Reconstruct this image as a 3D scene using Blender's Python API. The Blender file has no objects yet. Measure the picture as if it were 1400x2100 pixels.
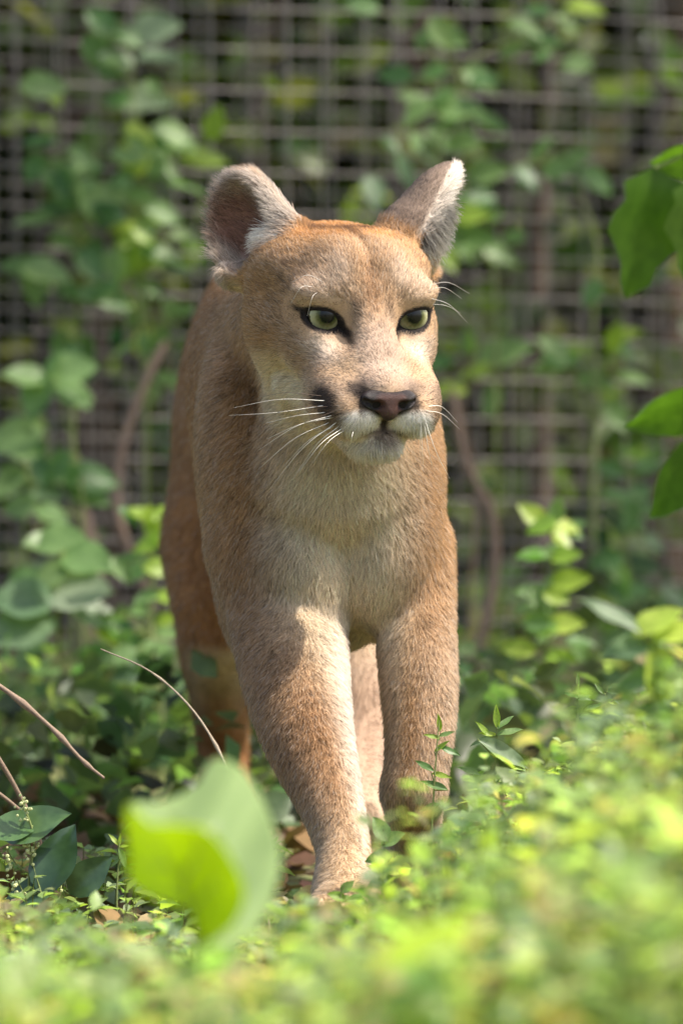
import bpy, bmesh, math, random
import numpy as np
from mathutils import Vector, Matrix, Quaternion

# ------------------------------------------------------------------ camera, sky, sun, exposure
FUR = True
ENV = True
scene = bpy.context.scene
CAM = np.array((0.0, -5.0, 0.48))
FPX = 11667.0                     # focal length in pixels of the 1400 x 2100 photograph
HOR = 770.0                       # picture row of the horizon


def P(px, py, depth):
    """point seen at a picture position at a given distance from the camera (m)"""
    return np.array((CAM[0] + (px - 700.0) / FPX * depth, CAM[1] + depth, CAM[2] - (py - HOR) / FPX * depth))


cam_data = bpy.data.cameras.new("camera")
cam = bpy.data.objects.new("camera", cam_data)
scene.collection.objects.link(cam)
cam.location = CAM
cam.rotation_euler = (math.radians(90), 0, 0)
cam_data.sensor_fit = 'VERTICAL'
cam_data.sensor_height = 36.0
cam_data.lens = 36.0 * FPX / 2100.0
cam_data.shift_y = (HOR - 1050.0) / 2100.0
cam_data.clip_start = 0.1
cam_data.clip_end = 500.0
cam_data.dof.use_dof = True
cam_data.dof.focus_distance = 4.96
cam_data.dof.aperture_fstop = 5.8
scene.camera = cam

SUN_EL, SUN_AZ = math.radians(59), math.radians(74)      # azimuth to the right of the camera's own direction to the cat
sun_dir = np.array((math.cos(SUN_EL) * math.sin(SUN_AZ), -math.cos(SUN_EL) * math.cos(SUN_AZ), math.sin(SUN_EL)))
world = bpy.data.worlds.new("World")
scene.world = world
world.use_nodes = True
wn = world.node_tree
bg = wn.nodes["Background"]
sky = wn.nodes.new("ShaderNodeTexSky")
sky.sky_type = 'NISHITA'
sky.sun_disc = False
sky.sun_elevation = SUN_EL
sky.sun_rotation = math.atan2(sun_dir[0], sun_dir[1])
wn.links.new(sky.outputs[0], bg.inputs[0])
bg.inputs[1].default_value = 0.15
sky.air_density = 1.0
sky.dust_density = 4.0
sky.ozone_density = 0.5
sl = bpy.data.lights.new("sun", 'SUN')
sl.energy = 4.2
sl.angle = math.radians(0.53)
sl.color = (1.0, 0.918, 0.815)
sun = bpy.data.objects.new("sun", sl)
scene.collection.objects.link(sun)
sun.rotation_euler = Vector(-sun_dir).to_track_quat('-Z', 'Y').to_euler()
scene.view_settings.view_transform = 'Standard'
scene.view_settings.look = 'None'
scene.view_settings.gamma = 1.0
scene.view_settings.exposure = 0.93
scene.cycles.use_denoising = True
scene.cycles.max_bounces = 7
scene.cycles.diffuse_bounces = 4
scene.cycles.glossy_bounces = 2
scene.cycles.transmission_bounces = 4
scene.cycles.transparent_max_bounces = 8
scene.cycles.sample_clamp_indirect = 6.0
scene.cycles_curves.shape = 'RIBBONS'
scene.cycles_curves.subdivisions = 2

# ------------------------------------------------------------------ helpers
COL = scene.collection
rng = np.random.default_rng(7)
random.seed(7)


def link(name, data, mat=None, parent=None):
    o = bpy.data.objects.new(name, data)
    COL.objects.link(o)
    if mat is not None and data is not None:
        data.materials.append(mat)
    if parent is not None:
        o.parent = parent
    return o


def tag(o, label=None, category=None, group=None, kind=None):
    if label:
        o["label"] = label
    if category:
        o["category"] = category
    if group:
        o["group"] = group
    if kind:
        o["kind"] = kind
    return o


def empty(name, loc=(0, 0, 0)):
    o = bpy.data.objects.new(name, None)
    o.location = loc
    o.empty_display_size = 0.05
    COL.objects.link(o)
    return o


def mesh_np(name, V, F, smooth=True):
    """mesh from an (n,3) array and an (m,k) index array (k = 3 or 4), or a list of such arrays"""
    me = bpy.data.meshes.new(name)
    Fs = F if isinstance(F, list) else [F]
    V = np.asarray(V, dtype=np.float32)
    me.vertices.add(len(V))
    me.vertices.foreach_set("co", V.ravel())
    nl = sum(f.size for f in Fs)
    nf = sum(len(f) for f in Fs)
    me.loops.add(nl)
    me.polygons.add(nf)
    me.loops.foreach_set("vertex_index", np.concatenate([f.ravel() for f in Fs]).astype(np.int32))
    tot = np.concatenate([np.full(len(f), f.shape[1]) for f in Fs]).astype(np.int32)
    st = np.concatenate([[0], np.cumsum(tot)[:-1]]).astype(np.int32)
    me.polygons.foreach_set("loop_start", st)
    me.polygons.foreach_set("loop_total", tot)
    me.polygons.foreach_set("use_smooth", np.full(nf, smooth))
    me.update(calc_edges=True)
    me.validate()
    return me


def new_mat(name):
    m = bpy.data.materials.new(name)
    m.use_nodes = True
    nt = m.node_tree
    for n in list(nt.nodes):
        nt.nodes.remove(n)
    out = nt.nodes.new("ShaderNodeOutputMaterial")
    return m, nt, out


def node(nt, typ, **kw):
    n = nt.nodes.new(typ)
    for k, v in kw.items():
        if k.startswith("i_"):
            n.inputs[k[2:].replace("_", " ")].default_value = v
        elif k.startswith("n_"):
            n.inputs[int(k[2:])].default_value = v
        else:
            setattr(n, k, v)
    return n


def ramp(nt, fac, stops):
    r = nt.nodes.new("ShaderNodeValToRGB")
    while len(r.color_ramp.elements) < len(stops):
        r.color_ramp.elements.new(0.5)
    for e, (p, c) in zip(r.color_ramp.elements, stops):
        e.position = p
        e.color = (c[0], c[1], c[2], 1)
    if fac is not None:
        nt.links.new(fac, r.inputs[0])
    return r


def tube_np(pts, radii, sides=6):
    """vertices and quads of a tapered tube along points"""
    pts = np.asarray(pts, float)
    n = len(pts)
    radii = np.broadcast_to(np.asarray(radii, float), (n,))
    T = np.gradient(pts, axis=0)
    T /= np.linalg.norm(T, axis=1)[:, None] + 1e-12
    ref = np.array((0, 0, 1.0)) if abs(T[0][2]) < 0.9 else np.array((1.0, 0, 0))
    V = []
    for i in range(n):
        u = ref - T[i] * np.dot(ref, T[i])
        u /= np.linalg.norm(u) + 1e-12
        ref = u
        w = np.cross(T[i], u)
        a = np.arange(sides) * 2 * math.pi / sides
        V.append(pts[i] + radii[i] * (np.cos(a)[:, None] * u + np.sin(a)[:, None] * w))
    V = np.concatenate(V)
    i = np.arange(n - 1)[:, None] * sides
    k = np.arange(sides)[None, :]
    k2 = (k + 1) % sides
    F = np.stack([i + k, i + k2, i + sides + k2, i + sides + k], -1).reshape(-1, 4)
    return V, F


def spline(ctrl, n=16):
    """Catmull-Rom through control points"""
    c = np.asarray(ctrl, float)
    if len(c) == 2:
        t = np.linspace(0, 1, n)[:, None]
        return c[0] * (1 - t) + c[1] * t
    p = np.vstack([2 * c[0] - c[1], c, 2 * c[-1] - c[-2]])
    out = []
    segs = len(c) - 1
    for t in np.linspace(0, segs - 1e-6, n):
        i = int(t)
        f = t - i
        a, b, d, e = p[i], p[i + 1], p[i + 2], p[i + 3]
        out.append(0.5 * (2 * b + (d - a) * f + (2 * a - 5 * b + 4 * d - e) * f * f + (3 * b - a - 3 * d + e) * f ** 3))
    return np.array(out)


def noise3(p, seed=0, freq=1.0, octaves=2):
    """cheap smooth value noise in numpy, about -1..1"""
    p = np.asarray(p, np.float32) * freq
    tot = np.zeros(len(p), np.float32)
    amp = 1.0
    norm = 0.0
    for o in range(octaves):
        q = p + 17.3 * (o + 1) + seed * 3.7
        i = np.floor(q).astype(np.int64)
        f = q - i
        f = f * f * (3 - 2 * f)

        def h(dx, dy, dz):
            n = (i[:, 0] + dx) * 73856093 ^ (i[:, 1] + dy) * 19349663 ^ (i[:, 2] + dz) * 83492791 ^ (seed * 2654435)
            n = (n ^ (n >> 13)) * 1274126177
            n = n ^ (n >> 16)
            return ((n & 0xffff) / 32767.5 - 1.0).astype(np.float32)
        x0 = h(0, 0, 0) * (1 - f[:, 0]) + h(1, 0, 0) * f[:, 0]
        x1 = h(0, 1, 0) * (1 - f[:, 0]) + h(1, 1, 0) * f[:, 0]
        x2 = h(0, 0, 1) * (1 - f[:, 0]) + h(1, 0, 1) * f[:, 0]
        x3 = h(0, 1, 1) * (1 - f[:, 0]) + h(1, 1, 1) * f[:, 0]
        y0 = x0 * (1 - f[:, 1]) + x1 * f[:, 1]
        y1 = x2 * (1 - f[:, 1]) + x3 * f[:, 1]
        tot += amp * (y0 * (1 - f[:, 2]) + y1 * f[:, 2])
        norm += amp
        amp *= 0.5
        p = p * 2.0
    return tot / norm

# ------------------------------------------------------------------ the cougar: one implicit surface, turned into one mesh
YAW, PITCH = math.radians(17.5), math.radians(12.5)
HEAD = P(751, 649, 5.0)


def head_axes(yaw, pitch):
    f = np.array((math.sin(yaw), -math.cos(yaw), 0.0))
    x = np.array((math.cos(yaw), math.sin(yaw), 0.0))
    z = np.array((0, 0, 1.0))
    y2 = -(f * math.cos(pitch) - z * math.sin(pitch))
    z2 = z * math.cos(pitch) + f * math.sin(pitch)
    return np.stack([x, y2, z2], 1)          # columns: head axes in world


RH = head_axes(YAW, PITCH).astype(np.float32)
EYE = 0.0424


def hw(p):
    """head coordinates -> world"""
    return (RH @ np.asarray(p, np.float32)) + HEAD


def to_head(p):
    return (p - HEAD.astype(np.float32)) @ RH


def ell(p, c, r, R=None):
    q = p - np.asarray(c, np.float32)
    if R is not None:
        q = q @ np.asarray(R, np.float32)
    r = np.asarray(r, np.float32)
    a = q / r
    k0 = np.sqrt((a * a).sum(1))
    b = a / r
    k1 = np.sqrt((b * b).sum(1)) + 1e-9
    return k0 * (k0 - 1) / k1


def cone(p, a, b, ra, rb):
    a = np.asarray(a, np.float32)
    b = np.asarray(b, np.float32)
    ab = b - a
    q = p - a
    t = np.clip((q @ ab) / float(ab @ ab), 0, 1)
    q -= t[:, None] * ab
    return np.sqrt((q * q).sum(1)) - (ra + t * (rb - ra)).astype(np.float32)


def chain(p, pts, k=0.02):
    """tapered limb along a smooth curve through (point, radius) pairs, without bulges at the joints"""
    c = spline([(*a, r) for a, r in pts], 3 * (len(pts) - 1) + 1)
    lo = (c[:, :3] - c[:, 3:]).min(0) - 0.12
    hi = (c[:, :3] + c[:, 3:]).max(0) + 0.12
    d = np.full(len(p), 0.12, np.float32)
    m = ((p > lo) & (p < hi)).all(1)
    q = p[m]
    e = None
    for a, b in zip(c[:-1], c[1:]):
        f = cone(q, a[:3], b[:3], a[3], b[3])
        e = f if e is None else np.minimum(e, f)
    d[m] = np.minimum(e, 0.12)
    return d


def smin(a, b, k):
    h = np.maximum(k - np.abs(a - b), 0) / k
    return np.minimum(a, b) - h * h * (k * 0.25)


def smax(a, b, k):
    return -smin(-a, -b, k)


def rot_from(x=None, y=None, z=None):
    """3x3 with columns from two given directions"""
    if z is not None and y is not None:
        z = np.asarray(z, float) / np.linalg.norm(z)
        y = np.asarray(y, float) - z * np.dot(y, z)
        y /= np.linalg.norm(y)
        return np.stack([np.cross(y, z), y, z], 1)


def rotx(a):
    c, s = math.cos(a), math.sin(a)
    return np.array(((1, 0, 0), (0, c, -s), (0, s, c)))


def roty(a):
    c, s = math.cos(a), math.sin(a)
    return np.array(((c, 0, s), (0, 1, 0), (-s, 0, c)))


def rotz(a):
    c, s = math.cos(a), math.sin(a)
    return np.array(((c, -s, 0), (s, c, 0), (0, 0, 1)))


EARS = []
for base, tip, od, wid, lat in (
        (P(528, 560, 5.085), P(493, 360, 5.10), (-0.38, -0.90, 0.02), 0.0375, 1),
        (P(838, 535, 5.13), P(923, 345, 5.15), (0.96, -0.02, -0.16), 0.0365, -1)):
    u = tip - base
    h = np.linalg.norm(u)
    R = rot_from(z=u, y=np.array(od))          # columns: width, opening, up
    EARS.append(dict(base=base, tip=tip, h=h, R=R, c=base + u * 0.52, w=wid, o=R[:, 1], u=R[:, 2], l=R[:, 0] * lat, s=lat))


def sdf_ear(p, e):
    R, h, w, l = e["R"], e["h"], e["w"], e["l"]
    q = (p - e["base"].astype(np.float32)) @ R.astype(np.float32)       # narrower towards the tip
    q = q * np.stack([1 + (0.28 if e["s"] > 0 else 0.5) * np.clip(q[:, 2] / h - 0.35, 0, 1), 1 + (0.15 if e["s"] > 0 else 0.5) * np.clip(q[:, 2] / h - 0.35, 0, 1), np.ones(len(q), np.float32)], 1)
    p = (q @ R.T.astype(np.float32)) + e["base"].astype(np.float32)
    outer = ell(p, e["c"], (w, 0.024, h * 0.52), R)
    # a broad base, and the front edge running down onto the crown
    lowc = e["base"] + e["u"] * h * 0.12
    outer = smin(outer, ell(p, lowc, (w * 0.92, 0.026, h * 0.30), R), 0.02)
    if e["s"] > 0:
        outer = smin(outer, cone(p, e["base"] + e["u"] * h * 0.80 - l * w * 0.45, e["base"] + e["u"] * h * 0.30 - l * w * 1.12, 0.009, 0.015), 0.016)
    else:
        outer = smin(outer, cone(p, P(806, 478, 5.125), P(878, 402, 5.14), 0.013, 0.012), 0.03)
    inner = ell(p, e["c"] + e["o"] * 0.022 + l * w * 0.06 + e["u"] * (0.001 - 0.04 * h), (w * 0.82, 0.031, h * 0.465), R)
    deep = ell(p, e["base"] + e["u"] * h * 0.24 + e["o"] * 0.012 + l * w * 0.15, (w * 0.42, 0.024, h * 0.24), R)
    return smax(smax(outer, -inner, 0.008), -deep, 0.008)


def sdf_head(w):
    """w: world points near the head"""
    p = to_head(w)
    ax = p.copy()
    ax[:, 0] = np.abs(ax[:, 0])                # the skull is symmetric
    d = ell(ax, (0, 0.090, 0.007), (0.074, 0.086, 0.0570))                          # cranium
    d = smin(d, ell(ax, (0, 0.038, 0.014), (0.056, 0.046, 0.038), rotx(0.55)), 0.03)  # forehead
    d = smin(d, ell(ax, (0.047, 0.085, 0.022), (0.030, 0.040, 0.024)), 0.03)        # ear bases
    d = smin(d, ell(ax, (0.038, 0.006, 0.0195), (0.027, 0.0175, 0.0115), roty(-0.02)), 0.016)  # brow ridges
    d = smin(d, ell(ax, (0.051, 0.046, -0.015), (0.024, 0.050, 0.032), rotz(-0.30)), 0.03)     # cheek bones
    d = smin(d, ell(ax, (0.038, 0.080, -0.034), (0.035, 0.050, 0.040)), 0.03)       # jowls
    d = smin(d, ell(ax, (0.039, 0.005, -0.034), (0.024, 0.024, 0.026)), 0.025)      # under the eye
    d = smin(d, ell(ax, (0.020, 0.024, 0.032), (0.020, 0.022, 0.024)), 0.028)        # frontal bosses
    d = smax(d, -ell(ax, (0.090, 0.036, 0.012), (0.016, 0.034, 0.020)), 0.020)       # temple
    # nasal bridge: broad flat roof
    d = smin(d, ell(ax, (0, -0.026, -0.024), (0.0300, 0.0150, 0.052), rotx(-0.82)), 0.010)
    d = smin(d, ell(ax, (0, -0.010, 0.000), (0.0235, 0.0165, 0.030), rotx(-0.5)), 0.014)
    d = smin(d, ell(ax, (0, -0.016, -0.042), (0.039, 0.037, 0.036)), 0.022)
    d = smin(d, ell(ax, (0.0, -0.064, -0.053), (0.024, 0.020, 0.018)), 0.014)       # nose end
    # muzzle
    d = smin(d, ell(ax, (0.0235, -0.052, -0.0725), (0.0275, 0.031, 0.0225), rotz(0.30)), 0.011)
    d = smin(d, ell(ax, (0.0360, -0.030, -0.064), (0.0245, 0.032, 0.029)), 0.018)
    # mouth: a groove between the lips, then chin and jaw
    jaw = ell(ax, (0, -0.045, -0.0965), (0.0245, 0.029, 0.0182))
    jaw = smin(jaw, cone(ax, (0.010, -0.03, -0.093), (0.036, 0.045, -0.070), 0.018, 0.026), 0.02)
    jaw = smin(jaw, ell(ax, (0, 0.005, -0.078), (0.032, 0.05, 0.03)), 0.03)
    d = smin(d, jaw, 0.006)
    phil = cone(ax, (0, -0.092, -0.070), (0, -0.088, -0.088), 0.0032, 0.0032)       # philtrum
    d = smax(d, -phil, 0.005)
    # hollow beside the nose bridge, inner corner of the eye
    d = smax(d, -ell(ax, (0.0290, -0.030, -0.008), (0.007, 0.013, 0.013), rotx(-0.7)), 0.016)
    # eye openings
    e = np.array((EYE, 0, 0), np.float32)
    Ro = rotz(0.30) @ roty(-0.30)              # outward, outer corner raised
    op = ell(ax, e + np.array((0.003, -0.016, -0.0012)), (0.0172, 0.022, 0.0086), Ro)
    upv = np.array((-0.08, 0.0, 1.0), np.float32)
    op = smax(op, (ax - e) @ upv - 0.0052, 0.004)
    op = smin(op, ell(ax, e + np.array((-0.0138, -0.020, -0.0075)), (0.008, 0.012, 0.0036), roty(-0.8)), 0.004)
    d = smax(d, -op, 0.003)
    return d


NK = [(hw((0, 0.105, -0.014)), 0.058), (P(650, 685, 5.20), 0.078), (P(605, 735, 5.36), 0.095)]


def sdf_body(p):
    # trunk
    d = chain(p, NK, 0.03)
    d = smin(d, cone(p, hw((0, 0.07, -0.05)), P(690, 960, 5.13), 0.050, 0.078), 0.05)   # throat
    d = smin(d, ell(p, P(614, 822, 5.40), (0.090, 0.19, 0.150)), 0.035)                   # shoulders
    d = smin(d, ell(p, P(664, 1010, 5.24), (0.088, 0.125, 0.115)), 0.03)                 # fore chest
    d = smin(d, ell(p, P(632, 930, 5.42), (0.096, 0.22, 0.158)), 0.05)                   # rib cage
    d = smin(d, ell(p, P(597, 905, 5.72), (0.096, 0.24, 0.152)), 0.06)                   # loin and belly
    d = smin(d, ell(p, P(545, 838, 5.98), (0.088, 0.17, 0.168)), 0.06)                   # hips
    # cat's right hind leg (seen on the left)
    hr = smin(ell(p, P(500, 1010, 5.96), (0.068, 0.125, 0.160), roty(0.08)),
              chain(p, [(P(455, 1120, 5.90), 0.053), (P(443, 1290, 5.86), 0.0385), (P(450, 1420, 5.98), 0.031),
                        (P(458, 1540, 6.04), 0.027), (P(470, 1700, 6.00), 0.026), (P(470, 1745, 5.93), 0.034)], 0.03), 0.06)
    d = smin(d, hr, 0.045)
    # cat's left hind leg, swung forward between the fore legs
    hl = smin(ell(p, P(640, 1010, 5.90), (0.070, 0.13, 0.14)),
              chain(p, [(P(650, 1120, 5.78), 0.062), (P(690, 1260, 5.58), 0.050), (P(735, 1400, 5.50), 0.036),
                        (P(745, 1520, 5.46), 0.0300), (P(737, 1600, 5.40), 0.024), (P(735, 1680, 5.36), 0.028)], 0.03), 0.05)
    d = smin(d, hl, 0.02)
    # tail hanging behind
    d = smin(d, chain(p, [(P(570, 800, 6.12), 0.04), (P(590, 960, 6.26), 0.028), (P(600, 1200, 6.36), 0.025),
                          (P(600, 1400, 6.45), 0.022), (P(600, 1480, 6.60), 0.022)], 0.03), 0.05)
    # shoulder muscles
    d = smin(d, ell(p, P(520, 1030, 5.22), (0.046, 0.105, 0.150), roty(-0.14)), 0.02)
    d = smin(d, ell(p, P(812, 1030, 5.20), (0.040, 0.095, 0.130), roty(0.04)), 0.03)
    # breast: two rounded masses with a furrow
    d = smin(d, ell(p, P(622, 1165, 5.13), (0.046, 0.060, 0.066), roty(-0.25)), 0.018)
    d = smin(d, ell(p, P(786, 1130, 5.14), (0.044, 0.060, 0.070), roty(0.2)), 0.018)
    d = smin(d, ell(p, P(715, 1180, 5.20), (0.035, 0.06, 0.065)), 0.02)
    # cat's right fore leg (seen on the left), stepping forward
    fr = chain(p, [(P(565, 1120, 5.17), 0.058), (P(588, 1255, 5.14), 0.0510), (P(606, 1390, 5.06), 0.0445), (P(634, 1520, 4.99), 0.0370),
                   (P(676, 1640, 4.94), 0.0270), (P(704, 1745, 4.90), 0.0215), (P(706, 1830, 4.86), 0.026)], 0.03)
    fr = smin(fr, ell(p, P(712, 1862, 4.81), (0.030, 0.042, 0.022), rotx(0.12)), 0.016)
    for k in range(4):
        fr = smin(fr, ell(p, P(712, 1872, 4.775) + np.array(((k - 1.5) * 0.0145, (abs(k - 1.5) - 0.5) * 0.010, -0.003)),
                          (0.0098, 0.020, 0.0155)), 0.006)
    d = smin(d, fr, 0.016)
    # cat's left fore leg, lifted, wrist bent back
    fl = chain(p, [(P(828, 1130, 5.18), 0.042), (P(847, 1260, 5.14), 0.0345), (P(858, 1390, 5.10), 0.0320), (P(859, 1510, 5.07), 0.0285),
                   (P(850, 1615, 5.05), 0.0255)], 0.03)
    fl = smin(fl, chain(p, [(P(846, 1625, 5.055), 0.0255), (P(848, 1690, 5.10), 0.022), (P(848, 1735, 5.14), 0.022)], 0.02), 0.012)
    fl = smin(fl, ell(p, P(848, 1760, 5.15), (0.027, 0.020, 0.034), rotx(-0.5)), 0.014)
    d = smin(d, fl, 0.016)
    # elbows
    d = smin(d, ell(p, P(530, 1235, 5.24), (0.028, 0.05, 0.05)), 0.03)
    d = smin(d, ell(p, P(866, 1260, 5.22), (0.018, 0.05, 0.045)), 0.03)
    return d


def sdf(p):
    p = np.ascontiguousarray(p, np.float32)
    d = sdf_body(p)
    hc = hw((0, 0.04, -0.005)).astype(np.float32)
    m = ((p - hc) ** 2).sum(1) < 0.26 ** 2
    q = p[m]
    if len(q):
        dh = sdf_head(q)
        dm = smin(d[m], dh, 0.022)
        for e in EARS:
            dm = smin(dm, sdf_ear(q, e), 0.010)
        # keep the ear cups open where the head would fill them, and the eye openings clear of the neck blend
        for e in EARS:
            dm = smax(dm, -ell(q, e["base"] + e["u"] * e["h"] * 0.30 + e["o"] * 0.016, (e["w"] * 0.50, 0.020, e["h"] * 0.20), e["R"]), 0.008)
        d[m] = dm
    return d


def surface_nets(f, xs, ys, zs, coarse=3, margin=0.9):
    nx, ny, nz = len(xs), len(ys), len(zs)
    D = np.empty((nx, ny, nz), np.float32)
    ci = [np.unique(np.r_[np.arange(0, n, coarse), n - 1]) for n in (nx, ny, nz)]
    G = np.stack(np.meshgrid(xs[ci[0]], ys[ci[1]], zs[ci[2]], indexing='ij'), -1)
    dc = f(G.reshape(-1, 3)).reshape(G.shape[:3])
    # nearest coarse value everywhere, then exact values in blocks near the surface
    near = [np.clip((np.arange(n) + coarse // 2) // coarse, 0, len(c) - 1) for n, c in zip((nx, ny, nz), ci)]
    D[:] = dc[np.ix_(*near)]
    hmax = max(np.diff(xs).max(), np.diff(ys).max(), np.diff(zs).max())
    M = np.abs(D) < hmax * coarse * margin
    idx = np.argwhere(M)
    for s in range(0, len(idx), 600000):
        i = idx[s:s + 600000]
        D[i[:, 0], i[:, 1], i[:, 2]] = f(np.stack([xs[i[:, 0]], ys[i[:, 1]], zs[i[:, 2]]], 1))
    ins = D < 0
    cs = np.zeros((nx - 1, ny - 1, nz - 1), np.int8)
    for a in (0, 1):
        for b in (0, 1):
            for c in (0, 1):
                cs += ins[a:nx - 1 + a, b:ny - 1 + b, c:nz - 1 + c]
    act = (cs > 0) & (cs < 8)
    cells = np.argwhere(act)
    vid = np.full(act.shape, -1, np.int32)
    vid[act] = np.arange(len(cells))
    acc = np.zeros((len(cells), 3))
    cnt = np.zeros(len(cells))
    corner = lambda o: cells + np.array(o)
    pos = lambda i: np.stack([xs[i[:, 0]], ys[i[:, 1]], zs[i[:, 2]]], 1)
    val = lambda i: D[i[:, 0], i[:, 1], i[:, 2]]
    offs = [(a, b, c) for a in (0, 1) for b in (0, 1) for c in (0, 1)]
    for o in offs:
        for ax in range(3):
            if o[ax] == 0:
                o2 = list(o)
                o2[ax] = 1
                i, j = corner(o), corner(o2)
                a, b = val(i), val(j)
                m = (a < 0) != (b < 0)
                t = np.where(m, a / np.where(m, a - b, 1), 0)[:, None]
                acc += np.where(m[:, None], pos(i) * (1 - t) + pos(j) * t, 0)
                cnt += m
    V = acc / cnt[:, None]
    F = []
    for ax in range(3):
        b, c = (ax + 1) % 3, (ax + 2) % 3
        sl0 = [slice(None)] * 3
        sl1 = [slice(None)] * 3
        sl0[ax] = slice(0, -1)
        sl1[ax] = slice(1, None)
        ch = ins[tuple(sl0)] != ins[tuple(sl1)]
        e = np.argwhere(ch)
        lim = np.array(act.shape)
        ok = (e[:, b] > 0) & (e[:, c] > 0) & (e[:, b] < lim[b]) & (e[:, c] < lim[c])
        e = e[ok]

        def cell(db, dc_):
            q = e.copy()
            q[:, b] += db
            q[:, c] += dc_
            return vid[q[:, 0], q[:, 1], q[:, 2]]
        quad = np.stack([cell(-1, -1), cell(0, -1), cell(0, 0), cell(-1, 0)], 1)
        flip = ~ins[e[:, 0], e[:, 1], e[:, 2]]
        quad[flip] = quad[flip][:, ::-1]
        F.append(quad)
    F = np.concatenate(F)
    return V.astype(np.float32), F[(F >= 0).all(1)]


def grad(f, V, h=0.0008):
    d0 = f(V)
    g = np.empty_like(V)
    for k in range(3):
        W = V.copy()
        W[:, k] += h
        g[:, k] = (f(W) - d0) / h
    return d0, g


def project(f, V, it=2, step=0.003):
    for _ in range(it):
        d, g = grad(f, V)
        s = (d / np.maximum((g * g).sum(1), 0.05))[:, None] * g
        n = np.linalg.norm(s, axis=1)[:, None]
        V = V - s * np.minimum(1, step / np.maximum(n, 1e-9))
    d, g = grad(f, V)
    N = g / (np.linalg.norm(g, axis=1)[:, None] + 1e-9)
    return V.astype(np.float32), N.astype(np.float32)


def axis_grid(lo, hi, flo, fhi, fine, coarse):
    a = np.arange(lo, flo, coarse)
    b = np.arange(flo, fhi, fine)
    c = np.arange(fhi, hi + coarse, coarse)
    return np.concatenate([a, b, c]).astype(np.float32)


gx = axis_grid(-0.26, 0.18, -0.115, 0.125, 0.0022, 0.0055)
gy = axis_grid(-0.30, 1.72, -0.12, 0.20, 0.0022, 0.0065)
gz = axis_grid(-0.02, 0.71, 0.395, 0.69, 0.0022, 0.0055)
CV, CF = surface_nets(sdf, gx, gy, gz)
CV, CN = project(sdf, CV, 2)


# ---- coat: the animal's colours by place, with light and shade painted on the forelegs
def sstep(x, a, b):
    t = np.clip((x - a) / (b - a), 0, 1)
    return t * t * (3 - 2 * t)


TAWNY = np.array((0.42, 0.243, 0.112))
RUST = np.array((0.30, 0.130, 0.042))
CREAM = np.array((0.76, 0.63, 0.44))
WHITE = np.array((0.84, 0.79, 0.71))
GREY = np.array((0.36, 0.29, 0.24))
DARK = np.array((0.034, 0.024, 0.020))
BLACK = np.array((0.015, 0.011, 0.010))
PINK = np.array((0.36, 0.185, 0.13))


def blob(p, c, r, R=None, lo=0.5, hi=1.15):
    q = p - np.asarray(c, np.float32)
    if R is not None:
        q = q @ np.asarray(R, np.float32)
    return 1 - sstep(np.sqrt(((q / np.asarray(r, np.float32)) ** 2).sum(1)), lo, hi)


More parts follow.
